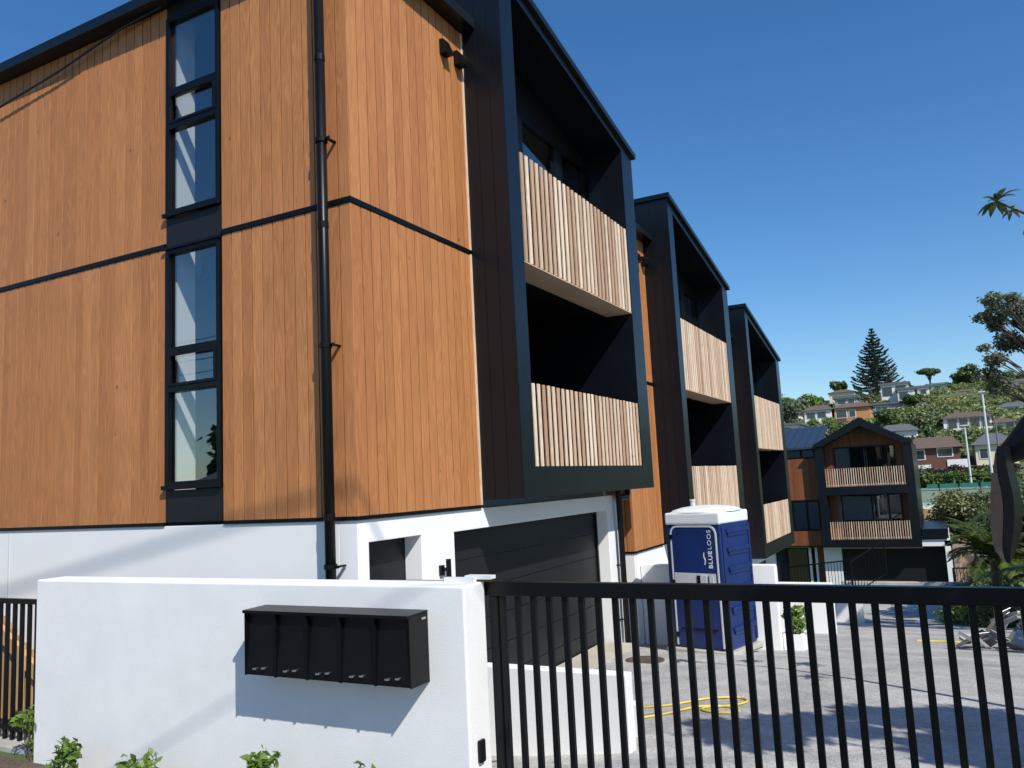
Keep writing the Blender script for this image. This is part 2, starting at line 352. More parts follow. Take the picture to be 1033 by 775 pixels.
        w.box(xb,xw,by+.162,fy+.3,Z(-2.95),Z(-.24)); w.box(xb,xw,fy+.3,F(11.5),Z(-.455),Z(-.24)); w.box(xb,xw,F(11.5),F(12.0),Z(-2.95),Z(-.24))
        w.box(-11,xb,F(11.86),F(12.0),Z(-2.95),Z(5.2))
        part(w,'base_wall','whiteflat',h,bevel=.006)
        g=MB(); g.box(xb-.03,xb,fy+.2,F(11.5),Z(-2.95),Z(-.4)); part(g,'garage_door','garage',h)
    # --- projecting frame (ring of four members) with sloped head
    zt=lambda y:Z(6.03-.193*(y-7.737))         # top under the cap
    zi=lambda y:Z(5.80-.186*(y-8.215+ .0))     # underside of head
    m=MB(); y0,y1,y2,y3=fy,fy+.33,fy+3.99,fe
    def q(fn,y): return fn(y-fy+7.737)
    m.prismX(-5.75,XF,[(y0,Z(-.155)),(y1,Z(-.155)),(y1,q(zi,y1)),(y1,q(zt,y1)),(y0,q(zt,y0))])
    m.prismX(-5.75,XF,[(y2,Z(-.155)),(y3,Z(-.155)),(y3,q(zt,y3)),(y2,q(zt,y2))])
    m.prismX(-5.75,XF,[(y1,Z(-.155)),(y2,Z(-.155)),(y2,Z(.18)),(y1,Z(.18))])
    m.prismX(-5.75,XF,[(y1,q(zi,y1)),(y2,q(zi,y2)),(y2,q(zt,y2)),(y1,q(zt,y1))])
    bf=part(m,'box_frame','frame',h)
    # seam lines of the side cladding sheets
    sm=MB()
    for xx in (-4.30,-4.13): sm.box(xx,xx+.006,y0-.004,y0-.0005,Z(-.15),q(zt,y0)-.01)
    sm.box(XF+.0005,XF+.004,y0+.012,y0+.018,Z(-.15),q(zt,y0)-.05)
    part(sm,'seam','matt',bf)
    cp=MB(); cp.prismX(-11.3,XF+.06,[(y0-.03,q(zt,y0)+.012),(y3+.07,q(zt,y3)-.006),(y3+.07,q(zt,y3)+.08),(y0-.03,q(zt,y0)+.10)])
    part(cp,'roof_cap','frame',h,bevel=.004)
    # inner walls of the recesses
    k=MB(); k.box(-5.8,-5.76,y1,y2,Z(-.15),Z(2.6)); k.box(-5.75,-4.60,y1,y2,Z(2.60),Z(2.80)); k.box(-4.60,-4.385,y1,y2,Z(2.545),Z(2.80))
    k.box(-4.64,-4.60,y1,y2,Z(2.80),Z(3.0)); k.box(-4.64,-4.60,y1,y2,Z(4.98),Z(6.0)) if False else None
    k.prismX(-4.64,-4.60,[(y1,Z(4.98)),(y2,Z(4.98)),(y2,q(zi,y2)+.05),(y1,q(zi,y1)+.05)])
    k.box(-4.64,-4.60,y2-.08,y2,Z(3.0),Z(4.98))
    part(k,'recess_lining','matt',h)
    # upper windows
    ys=[y1+.02,y1+.72,y1+1.45,y1+2.45,y1+2.72,y2-.10] 
    wf=MB(); z0,z1=Z(3.0),Z(4.98)
    wins=[(y1+.02,y1+1.28),(y1+1.32,y1+2.42),(y1+2.72,y2-.1)]
    edges=[(y1,y1+.06),(y1+1.26,y1+1.40),(y1+2.44,y1+2.72),(y2-.16,y2-.08)]
    for a,b_ in edges: wf.box(-4.66,-4.58,a,b_,z0,z1)
    wf.box(-4.66,-4.585,y1,y2-.08,z1-.06,z1+.0); wf.box(-4.66,-4.585,y1,y2-.08,z0,z0+.06)
    fr=part(wf,'window_frame','black',h)
    for a,b_ in ((y1+.06,y1+1.26),(y1+1.40,y1+2.44),(y1+2.72,y2-.16)):
        g=MB(); g.box(-4.63,-4.615,a,b_,z0+.06,z1-.06); part(g,'pane','glassd',fr)
    rm=MB(); rm.box(-7.4,-7.3,y1,y2,Z(2.8),Z(5.2)); rm.box(-7.3,-4.7,y2,y2+.05,Z(2.8),Z(5.2)); rm.box(-7.3,-4.66,y1,y2,Z(5.0),Z(5.1)); part(rm,'room_wall','room',h)
    # batten screens
    for (za,zb,nm) in ((2.53,3.85,0),(.183,1.125,1)):
        s=MB(); n=27; span=y2-y1-.01
        for q_ in range(n):
            yc_=y1+.01+(q_+.5)*span/n+random.uniform(-.004,.004); rr=random.random()
            a=Matrix.Translation((XF-.014,yc_,0))@Matrix.Rotation(R(-4+random.uniform(-2,2)),4,'Z')
            s.box(-.009,.009,-.030,.030,Z(za)+.001,Z(zb)-random.random()*.006,r=rr,M_=a)
        if nm==0: s.box(-4.38,XF-.008,y1,y2,Z(2.515),Z(2.529),r=.2); s.box(XF-.084,XF-.082,y1,y2,Z(2.53),Z(2.54),r=.4)
        part(s,'batten_screen','batten',h,bevel=.003,seg=1)
        rl=MB(); rl.box(XF-.13,XF-.09,y1,y2,Z(zb)-.12,Z(zb)-.07); rl.box(XF-.13,XF-.09,y1,y2,Z(za)+.02,Z(za)+.07)
        rl.box(XF-.128,XF-.100,y1,y2,Z(za)+.071,Z(zb)-.121); part(rl,'screen_rail','matt',h)
    # black end post right of the battens
    # vents near the eave
    for k_ in range(2):
        yv=fy-.50+k_*.30; v=MB()
        v.prismY(yv,yv+.13,[(XA+.002,Z(4.80)),(XA+.12,Z(4.80)),(XA+.05,Z(4.97)),(XA+.002,Z(4.97))]); part(v,'wall_vent','black',h)
    # downpipes
    if first:
        d=MB(); d.tube([(-4.70,5.50,-2.3),(-4.70,5.50,5.28)],.047,16); dp=part(d,'downpipe','black',h,smooth=True)
        for z in (-.62,1.3,3.2):
            q2=MB(); q2.tube([(-4.70,5.50,z-.02),(-4.70,5.50,z+.02)],.058,16); q2.box(-4.64,-4.61,5.5,5.6,z-.008,z+.008); q2.tube([(-4.66,5.5,z),(-4.585,5.47,z)],.012,8); part(q2,'pipe_clip','black',dp)
        for z in (2.4,-.2,4.0):
            q2=MB(); q2.tube([(-4.70,5.50,z-.03),(-4.70,5.50,z+.03)],.0505,16); part(q2,'pipe_joint','black',dp)
    d=MB(); yd_=fe-.44; yd2=fe-.05
    d.tube([(XA+.08,yd2+.02,Z(-.14)),(XA+.08,yd2+.02,Z(-.22)),(XA+.08,yd2-.04,Z(-.28)),(XA+.08,yd_+.05,Z(-.28)),(XA+.08,yd_,Z(-.30)),(XA+.08,yd_,Z(-2.42))],.045,12)
    d.tube([(XA+.08,yd_,Z(-.155)),(XA+.08,yd_,Z(-.3))],.045,12)
    d.box(XA-.02,XA+.05,yd_-.012,yd_+.012,Z(-1.3),Z(-1.28)); d.box(XA-.02,XA+.05,yd_-.012,yd_+.012,Z(-2.1),Z(-2.08))
    part(d,'frame_downpipe','black',h,smooth=False)
    return h
H1=townhouse(0,5.6,7.737,0,'nearest townhouse with tall slit window and wide cedar walls')
townhouse(1,12.56,14.10,-.96,'middle townhouse of the row, its black box frame behind the blue toilet')
townhouse(2,18.9,20.36,-1.93,'farthest townhouse of the row, beside the gabled black house')
# lower gully cable box under frame + services
# slit windows on the first house
def slit_windows():
    by=5.6; x0,x1=-6.872,-6.092
    fr=MB()
    def member(xa,xb,za,zb,y=by-.022,d=.09): fr.box(xa,xb,y,y+d,za,zb)
    for (z0,z1,tr) in ((2.95,5.14,(4.30,3.91)),(.145,2.58,(1.52,1.12))):
        member(x0,x0+.05,z0,z1); member(x1-.05,x1,z0,z1)
        member(x0+.05,x1-.05,z1-.05,z1); member(x0+.05,x1-.05,z0,z0+.05)
        for t in tr: member(x0+.05,x1-.05,t-.03,t+.03)
        fr.box(x0-.015,x1+.015,by-.055,by-.023,z0-.03,z0+.012)      # sill flashing
        # opening sash in the middle, slightly proud
        a,b=tr[1]+.03,tr[0]-.03
        fr.box(x0+.05,x0+.085,by-.03,by+.0,a,b); fr.box(x1-.085,x1-.05,by-.03,by+.0,a,b); fr.box(x0+.085,x1-.085,by-.03,by,a,a+.03); fr.box(x0+.085,x1-.085,by-.03,by,b-.03,b)
    f=part(fr,'window_frame','black',H1,bevel=.003)
    for (z0,z1) in ((4.33,5.09),(3.97,4.24),(3.0,3.88),(1.55,2.53),(1.18,1.46),(.195,1.09)):
        g=MB(); g.box(x0+.05,x1-.05,by+.02,by+.03,z0,z1); part(g,'pane','glass',f)
    for za_,zb_ in ((5.145,5.28),(2.60,2.915),(-.205,.11)):
        p=MB(); p.box(x0,x1,by-.006,by+.02,za_,zb_); part(p,'spandrel_panel','garage',H1)
    c=MB(); c.box(x0-.03,x1+.03,by-.04,by-.0221,2.575,2.60); part(c,'head_flashing','black',H1)
    r=MB(); r.box(x0-.25,x0+.0,by+.125,by+.36,-.2,5.27); part(r,'reveal_wall','room',H1)
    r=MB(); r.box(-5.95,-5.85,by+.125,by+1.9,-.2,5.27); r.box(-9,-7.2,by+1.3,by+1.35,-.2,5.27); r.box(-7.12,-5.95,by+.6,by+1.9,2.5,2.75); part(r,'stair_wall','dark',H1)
slit_windows()
# ------------------------------------------------------------------ street wall, low walls
mb=MB(); mb.box(-6.235,-2.395,3.9,4.132,-2.2,-.545); tag(mb.build('street_wall','white',bevel=.012,seg=3),'long white roughcast wall carrying the black letterboxes','wall')
mb=MB(); mb.box(-4.47,-2.20,5.8,5.93,-2.6,-1.432); tag(mb.build('low_wall','white',bevel=.008),'low white wall just behind the left end of the sliding gate','wall')
mb=MB(); mb.box(-4.47,-2.33,6.35,6.48,-2.6,-1.79); tag(mb.build('low_wall','white',bevel=.008),'lowest stub of white wall beside the looped yellow hose','wall')
G='white walls stepping down beside the garages'
for (y,z,l) in ((12.8,-1.40,'tall white dividing wall directly behind the blue toilet'),(19.2,-2.49,'second white dividing wall beyond the small white planter'),(25.4,-3.62,'farthest small white dividing wall before the railing')):
    mb=MB(); mb.box(-4.48,-2.37,y,y+.15,gz(-3,y)-.4,z); tag(mb.build('dividing_wall','whiteflat',bevel=.008),l,'wall',G)
# planter with plant
def leafy(name,label,cat,loc,blobs,n,size,m,seed,stems=5,h=.3,group=None,stemr=.004):
    t=thing(name,label,cat,loc,group=group)
    v,r=leaf_arrays(blobs,n,size,seed,shell=.2,flat=.3,aspect=2.2); obj('foliage',leaf_mesh('foliage',v,r,m),t)
    rg=random.Random(seed); s=MB()
    for k in range(stems):
        b=rg.choice(blobs); s.tube([(rg.uniform(-.02,.02),rg.uniform(-.02,.02),-.05),(b[0]*.5,b[1]*.5,b[2]*.5),(b[0],b[1],b[2]+b[5]*.6)],[stemr*1.5,stemr,stemr*.6],5)
    s.build('stem','bark',t); return t
pz=gz(-2.3,13.1)
mb=MB(); 
for (a,b,c,d) in ((-2.36,-2.33,12.96,13.5),(-2.12,-2.09,12.96,13.5),(-2.33,-2.12,12.96,12.99),(-2.33,-2.12,13.47,13.5)): mb.box(a,b,c,d,pz-.05,pz+.26)
tag(mb.build('planter','whiteflat'),'small white planter box standing below the tall dividing wall','planter')
mb=MB(); mb.box(-2.329,-2.121,12.991,13.469,pz-.04,pz+.2); so=mb.build('soil_fill','soil'); so.parent=[o for o in C.objects if o.name=='planter'][0]
leafy('potted_shrub','small green shrub growing in the white planter','shrub',(-2.22,13.2,pz+.2),[(0,0,.2,.2,.2,.2),(.08,0,.38,.12,.12,.12),(-.08,.05,.3,.14,.14,.12)],260,.05,'leafG',5)
# shrubs along the street wall
lab=['sprig of leaves poking past the left wall end','left shrub of those at the foot of the wall','second shrub from the left at the wall foot','bushiest shrub below the left letterbox','shrub at the wall foot below the right letterbox']
for k,(x,zt,n) in enumerate(((-6.33,-1.50,120),(-5.54,-1.58,240),(-4.70,-1.57,230),(-3.68,-1.46,380),(-2.98,-1.47,280))):
    hgt=zt+1.9; rg=random.Random(40+k)
    bl=[(rg.uniform(-.14,.14),rg.uniform(-.08,.02),rg.uniform(.3,1)*hgt*.88,.07,.055,.07) for q in range(9)]+[(0,0,hgt*.93,.035,.035,.04),(.08,0,hgt*.86,.03,.03,.05)]
    leafy('shrub',lab[k],'shrub',(x,3.70 if k else 3.95,-1.9),bl,n,.028,'leafG',60+k,stems=9,group='shrubs along the street wall',stemr=.003)
# gas/lock device on the wall end
mb=MB(); mb.box(-2.395,-2.37,3.97,4.03,-1.5,-1.38); tag(mb.build('wall_socket','plastic',bevel=.01),'small black sensor box low on the wall end by the gate','sensor')
# ------------------------------------------------------------------ letterboxes
def letterboxes():
    t=thing('letterbox_bank','black metal bank of five letterboxes fixed to the street wall','letterbox',(-3.25,3.9,-.88))
    x0,x1=-3.862,-2.635; n=5; w=(x1-x0)/n; yb=3.898; yf=3.715; z0,z1=-1.066,-.69
    for k in range(n):
        a=x0+k*w; b=a+w-.003
        m=MB()
        m.box(a,a+.006,yf,yb,z0,z1); m.box(b-.006,b,yf,yb,z0,z1); m.box(a+.006,b-.006,yf+.02,yb,z0,z0+.006)
        m.box(a+.006,b-.006,yb-.006,yb,z0+.006,z1)
        cs=part(m,'box_case','black',t,bevel=.001,seg=1)
        l=MB(); l.prismX(a-.001,b+.001,[(yf-.014,z1),(yb,z1+.004),(yb,z1+.014),(yf-.014,z1+.010)]); l.box(a-.001,b+.001,yf-.014,yf-.010,z1-.008,z1+.0); part(l,'lid','black',t)
        d=MB(); d.prismX(a+.007,b-.007,[(yf+.004,z0+.01),(yf+.018,z0+.01),(yf+.044,z1-.012),(yf+.030,z1-.012)]); do=part(d,'door','black',t)
        for dx in (.10,.17):
            k_=MB(); zc=z0+.045+(dx-.1)*.1; yk=yf+.008
            k_.tube([(a+dx,yk+.004,zc),(a+dx,yk-.018,zc)],.007,12); k_.box(a+dx-.022,a+dx+.004,yk-.022,yk-.018,zc-.006,zc+.003); part(k_,'lock','metal',do)
    s=MB(); s.box(x1+.0005,x1+.002,yf+.115,yf+.155,z1-.03,z1-.018); part(s,'maker_plate','metal',t)
letterboxes()
# ------------------------------------------------------------------ sliding gate
def gate():
    t=thing('driveway_gate','black vertical bar sliding gate across the driveway','gate',(0,4.18,gz(0,4)))
    y0,y1=4.155,4.205; k=1.0655; zt,zu,zb=-.552,-.631,-1.78
    part(MB().box(-3.1,4.6,y0-.006,y1+.006,zu,zt),'top_rail','black',t,bevel=.004)
    part(MB().box(-3.1,4.6,y0-.006,y1+.006,-1.86,zb),'bottom_rail','black',t,bevel=.004)
    part(MB().box(-2.383,-2.328,y0,y1,zb+.001,zu-.001),'end_stile','black',t,bevel=.004)
    n=0; x=-2.1815*k
    while x<1.0: part(MB().box(x,x+.032,y0+.010,y1-.010,zb+.001,zu-.001),'bar','black',t,bevel=.002,seg=1); x+=.0925*k
    m=MB()
    while x<4.5: m.box(x,x+.032,y0+.010,y1-.010,zb+.001,zu-.001); x+=.0925*k
    tag(part(m,'bar','black',t),kind='stuff')
    part(MB().box(4.60,4.70,y0-.02,y1+.02,-1.95,-.5),'end_post','black',t)
    for xx in (-2.0,0.5,3.8): part(MB().tube([(xx,y0+.012,-1.88),(xx,y1-.012,-1.88)],.035,14),'wheel','metal',t)
    m=MB(); m.box(-2.62,-2.42,4.05,4.085,-.547,-.517); m.box(-2.50,-2.33,4.086,4.15,-.530,-.510); tag(m.build('guide_bracket','lwhite'),'white guide bracket where gate meets the wall top','bracket')
gate()
def fence(x0,x1,y,zt,zb,pitch,w,label,name='bar_fence'):
    t=thing(name,label,'fence',((x0+x1)/2,y,zb))
    for za_,zb_ in ((zt-.04,zt),(zb+.08,zb+.12)): part(MB().box(x0,x1,y-.018,y+.018,za_,zb_),'rail','black',t)
    m=MB(); x=x1-.06
    while x>x0: m.box(x-w,x,y-.012,y+.012,zb,zt-.04) if False else m.box(x-w,x,y-.012,y+.012,zb+.12,zt-.041); m.box(x-w,x,y-.012,y+.012,zb,zb+.079); x-=pitch
    part(m,'bars','black',t)
fence(-9.5,-6.24,4.15,-.735,-1.86,.100,.032,'black bar fence left of the white wall','bar_fence')
# raked timber fence behind it
t=thing('timber_fence','orange timber fence with a raking top behind the bar fence','fence',(-8.3,4.95,-2.2))
m=MB(); x=-9.4
while x<-7.0:
    zt=-1.09-(x+8.43)*.60; zt=max(min(zt,-.55),-1.7); m.box(x,x+.095,4.93,4.955,-2.2,zt); x+=.1
part(m,'boards','fencewood',t)
m=MB(); m.add([(-9.4,4.88,-.52),(-7.0,4.88,-1.97),(-7.0,4.925,-1.97),(-9.4,4.925,-.52),(-9.4,4.88,-.66),(-7.0,4.88,-2.11),(-7.0,4.925,-2.11),(-9.4,4.925,-.66)],[(0,1,2,3),(7,6,5,4),(0,4,5,1),(1,5,6,2),(2,6,7,3),(3,7,4,0)],r=.5)
part(m,'capping_rail','fencewood',t)
for a_,b_,c_ in ((-8.05,-7.96,-1.3),(-9.05,-8.96,-.72)): part(MB().box(a_,b_,4.83,4.879,-2.2,c_),'fence_post','fencewood',t)
# ------------------------------------------------------------------ portable toilet
def text_mesh(s,size,name,m,parent,mtx,extrude=.002,bold=0):
    cu=bpy.data.curves.new(name,'FONT'); cu.body=s; cu.size=size; cu.extrude=extrude; cu.offset=bold; cu.space_character=1.12
    o=bpy.data.objects.new(name,cu); C.objects.link(o); bpy.context.view_layer.update()
    dg=bpy.context.evaluated_depsgraph_get(); me=bpy.data.meshes.new_from_object(o.evaluated_get(dg)); bpy.data.objects.remove(o)
    me.materials.clear(); me.materials.append(M[m]); w=max(v.co.x for v in me.vertices)
    q=bpy.data.objects.new(name,me); C.objects.link(q); q.parent=parent; q.matrix_local=mtx; return q,w
def toilet():
    z=gz(-3.2,12.0)+.02
    t=thing('portable_toilet','navy blue portable toilet with white roof behind the gate','toilet',(-3.13,12.0,z),R(-14)); t.scale=(.84,.84,1)
    W=.52
    s=MB(); s.box(-.60,.60,-.62,.56,.03,.10); 
    for a in (-.5,0,.5): s.box(a-.07,a+.07,-.66,.60,0,.028)
    s.build('skid','conc',t,bevel=.01)
    b=MB(); b.box(-W,W,-W,W,.10,1.86); bo=b.build('body','lblue',t,bevel=.035,seg=3)
    # side ribs (right face and left face)
    for sx in (1,-1):
        r=MB(); x=sx*W
        for z0 in (.35,.62,.90,1.18,1.44,1.70):
            a,c=(x+.001*sx,x+.035*sx) if sx>0 else (x-.035,x-.001)
            r.box(min(a,c),max(a,c),-.34,.44,z0,z0+.055)
            r.box(min(a,c) if sx<0 else a,max(a,c) if sx<0 else c-.012,-.30,.40,z0-.05,z0-.002)
        r.box(min(x+.001*sx,x+.02*sx),max(x+.001*sx,x+.02*sx),-.50,-.42,.15,1.8); r.box(min(x+.001*sx,x+.02*sx),max(x+.001*sx,x+.02*sx),.46,.51,.15,1.8)
        r.build('side_rib','lblue',bo,bevel=.008)
    # door surround: rounded light grey loop, door inside
    def loop(x0,x1,z0,z1,r,n=6):
        P=[(x0,z0),(x1,z0)]
        for k in range(n+1): a=R(90*k/n); P.append((x1-r+r*math.cos(a),z1-r+r*math.sin(a)))
        for k in range(n+1): a=R(90+90*k/n); P.append((x0+r+r*math.cos(a),z1-r+r*math.sin(a)))
        return P
    o_=loop(-.44,.44,.14,1.82,.13); i_=loop(-.415,.415,.14,1.795,.11)
    m=MB(); n=len(o_); y0,y1=-W-.022,-W-.001
    v=[(x,y0,z_) for x,z_ in o_]+[(x,y0,z_) for x,z_ in i_]+[(x,y1,z_) for x,z_ in o_]+[(x,y1,z_) for x,z_ in i_]
    f=[]
    for k in range(1,n):
        a,b_=k,(k+1)%n
        f+=[(a,b_,n+b_,n+a),(2*n+a,a,b_,2*n+b_)[::1],(n+a,n+b_,3*n+b_,3*n+a)]
    m.add(v,f); m.build('door_surround','grey',t)
    m=MB(); d=loop(-.413,.413,.15,1.79,.11); m.prismY(-W-.012,-W-.001,d); do=m.build('door','lblue',t)
    m=MB(); m.box(-.40,.38,-W-.02,-W-.0125,.98,1.15); m.box(.10,.22,-W-.045,-W-.0205,1.0,1.13); m.box(.26,.34,-W-.032,-W-.0205,1.02,1.11); lp=m.build('latch_panel','grey',do,bevel=.004)
    m=MB(); m.box(.03,.095,-W-.03,-W-.0205,1.005,1.12); m.box(.245,.255,-W-.035,-W-.0205,1.005,1.12); m.build('handle_recess','plastic',do)
    m=MB(); m.box(-.33,.33,-W-.03,-W-.0125,.36,.385); m.build('kick_bar','plastic',do)
    m=MB(); 
    for z0 in (1.62,.98,.25): m.box(-.435,-.39,-W-.036,-W-.0225,z0,z0+.07)
    m.build('hinge','plastic',do)
    # roof
    m=MB(); m.box(-W-.004,W+.004,-W-.024,W+.004,1.83,2.0); 
    m.build('roof_lip','lwhite',t,bevel=.03,seg=3)
    # domed top (ring loft)
    m=MB(); rings=[(.54,2.0),(.50,2.03),(.36,2.065),(.18,2.085),(.02,2.09)]; N_=24; v=[];f=[]
    for r_,zz in rings:
        for k in range(N_):
            a=2*math.pi*k/N_; c,s_=math.cos(a),math.sin(a); q=(abs(c)**4+abs(s_)**4)**(-.25); v.append((r_*c*q,r_*s_*q,zz))
    for j in range(len(rings)-1):
        for k in range(N_): f.append((j*N_+k,j*N_+(k+1)%N_,(j+1)*N_+(k+1)%N_,(j+1)*N_+k))
    f.append(tuple(range((len(rings)-1)*N_,len(rings)*N_))); m.add(v,f); m.build('roof_dome','lwhite',t,smooth=True)
    m=MB(); m.tube([(-.28,.05,2.0),(-.28,.05,2.17)],.045,12); m.tube([(-.28,.05,2.15),(-.28,.05,2.175)],.055,12); m.build('vent_pipe','grey',t)
    # vertical lettering on the door, reading upwards
    base=Matrix(((0,-1,0,.335),(0,0,-1,-W-.0135),(1,0,0,1.22),(0,0,0,1)))
    q,w=text_mesh('BLUE',.10,'lettering','lwhite',do,base,bold=.0018)
    b2=Matrix(((0,-1,0,.335),(0,0,-1,-W-.0135),(1,0,0,1.22+w+.018),(0,0,0,1)))
    text_mesh('LOOS',.10,'lettering','lwhite',do,b2,bold=-.0008)
    m=MB()
    for k in range(7):
        z_=1.27+k*.024; m.box(.185+.012*math.sin(k*1.0),.207-.010*abs(k-3)/3+.012*math.sin(k*1.0),-W-.0155,-W-.0125,z_,z_+.029)
    m.build('swoosh','lwhite',do)
toilet()
# manhole, hose
def disc(name,m,c,r,h,label,cat):
    mb=MB(); n=32; mb.tube([(c[0],c[1],c[2]-.03),(c[0],c[1],c[2]+h)],r,n); o=mb.build(name,m); return tag(o,label,cat)
disc('manhole_cover','manhole',(-3.72,10.55,gz(-3.72,10.55)+.012),.26,.006,'round rusty manhole cover in the concrete drive','manhole')
def hose(pts,label,name='hose',rad=.010):
    P=[Vector((x,y,gz(x,y)+.024)) for x,y in pts]; out=[]
    for i in range(len(P)-1):
        p0=P[max(i-1,0)];p1=P[i];p2=P[i+1];p3=P[min(i+2,len(P)-1)]
        for k in range(8):
            t=k/8; out.append(.5*((2*p1)+(p2-p0)*t+(2*p0-5*p1+4*p2-p3)*t*t+(3*p1-p0-3*p2+p3)*t**3))
    out.append(P[-1]); m=MB(); m.tube(out,rad,8); tag(m.build(name,'yellow',smooth=True),label,'hose')
hose([(-3.6,7.55),(-3.0,7.75),(-2.55,7.75),(-2.2,8.0),(-1.95,8.15),(-1.84,8.0),(-1.92,7.75),(-2.1,7.6),(-2.12,7.45),(-1.98,7.38),(-1.82,7.45),(-1.84,7.62),(-2.0,7.68),(-2.2,7.55),(-2.4,7.3),(-2.6,7.15),(-2.9,7.0),(-3.4,6.95)],'yellow hose lying in a loop on the drive')
hose([(-.75,17.3),(-.4,17.35),(-.1,17.3),(.2,17.3)],'short length of yellow pipe beside the scrap heap','pipe_length',.02)
# ------------------------------------------------------------------ scrap heap and tarpaulin
def heap():
    rg=random.Random(5); t=thing('scrap_heap','heap of bent metal sheets and timber offcuts at the right','scrap heap',(.9,15.3,gz(1,15.3)))
    for k in range(26):
        x=.15+rg.random()*1.5; y=14.9+rg.random()*1.2; z=gz(x,y)+.12+(.5 if x>.5 else .18)*rg.random()
        m=MB(); a=Matrix.Translation((x,y,z))@Matrix.Rotation(rg.uniform(0,3.1),4,'Z')@Matrix.Rotation(rg.uniform(-.8,.8),4,'X')@Matrix.Rotation(rg.uniform(-.7,.7),4,'Y')
        w,l=rg.uniform(.12,.3),rg.uniform(.3,.8)
        if k%6: 
            m.box(-l/2,l/2,-w/2,w/2,0,.008,M_=a); m.box(-l/2,l/2,w/2,w/2+.008,-.05,.008,M_=a); part(m,'metal_sheet','sheet',t)
        else: m.box(-l/2,l/2,-.045,.045,0,.045,M_=a); part(m,'timber_offcut','conc',t)
M['sheet']=mat('dull galvanised sheet',(.42,.44,.45),rough=.42,metal=.5,c2=(.25,.24,.23),vscale=3,bump=.5,bscale=8)
M['tarp']=mat('teal tarpaulin',(.01,.22,.17),rough=.5,var=.2,vscale=4,bump=.8,bscale=6)
M['net']=mat('grey mesh',(.22,.24,.24),rough=.8,var=.3,vscale=8)
heap()
def cloth(name,m,x0,x1,y0,y1,hf,label,cat,seed=1,n=14):
    mb=MB(); rg=random.Random(seed); v=[]
    for j in range(n):
        for i in range(n):
            u,w=i/(n-1),j/(n-1); x=x0+(x1-x0)*u; y=y0+(y1-y0)*w
            z=gz(x,y)+.03+hf(u,w)+rg.uniform(-.05,.05); v.append((x+rg.uniform(-.03,.03),y+rg.uniform(-.03,.03),z))
    f=[(j*n+i,j*n+i+1,(j+1)*n+i+1,(j+1)*n+i) for j in range(n-1) for i in range(n-1)]
    mb.add(v,f); o=mb.build(name,m); s=o.modifiers.new('thick','SOLIDIFY'); s.thickness=.01; return tag(o,label,cat)
cloth('tarpaulin','tarp',1.0,2.6,18.5,20.5,lambda u,w:1.35*math.exp(-((u-.55)**2+(w-.5)**2)*7),'teal tarpaulin draped over a heap at the right edge','tarpaulin',3)
# ------------------------------------------------------------------ kerb + railings at the end of the drive
mb=MB(); mb.box(-3.85,.70,33.9,34.15,-5.0,-4.33); tag(mb.build('retaining_kerb','conc',bevel=.02),'low pale concrete kerb wall closing the end of the drive','kerb wall')
def railing(pts,h,label,pitch=.11,name='railing'):
    t=thing(name,label,'railing',pts[0])
    P=[Vector(p) for p in pts]; rl=MB(); rl2=MB(); ba=MB()
    for a,b in zip(P[:-1],P[1:]):
        rl.tube([a+Vector((0,0,h)),b+Vector((0,0,h))],.028,6); rl2.tube([a+Vector((0,0,.1)),b+Vector((0,0,.1))],.02,6)
        n=max(2,int((b-a).length/pitch))
        for k in range(n+1):
            p=a.lerp(b,k/n); ba.tube([p,p+Vector((0,0,h))],.011 if k%12 else .03,4)
    part(rl,'rail','black',t); part(rl2,'bottom_rail','black',t); part(ba,'bars','black',t)
railing([(-5.7,33,-4.9),(-3.6,33,-4.66),(-3.15,33,-4.5)],1.2,'black railing in front of the gabled house entry')
railing([(-3.3,32.6,-4.7),(-2.15,33.0,-4.0)],1.25,'raking black stair railing before the garage of the gabled house')
railing([(-2.15,33.0,-4.75),(-2.1,33.3,-4.75)],1.9,'narrow black gate post at the top of the stair railing') if False else None
railing([(.0,36,-5.3),(1.4,36.2,-5.3),(3,36,-5.3)],1.25,'black garden railing beside the palm')
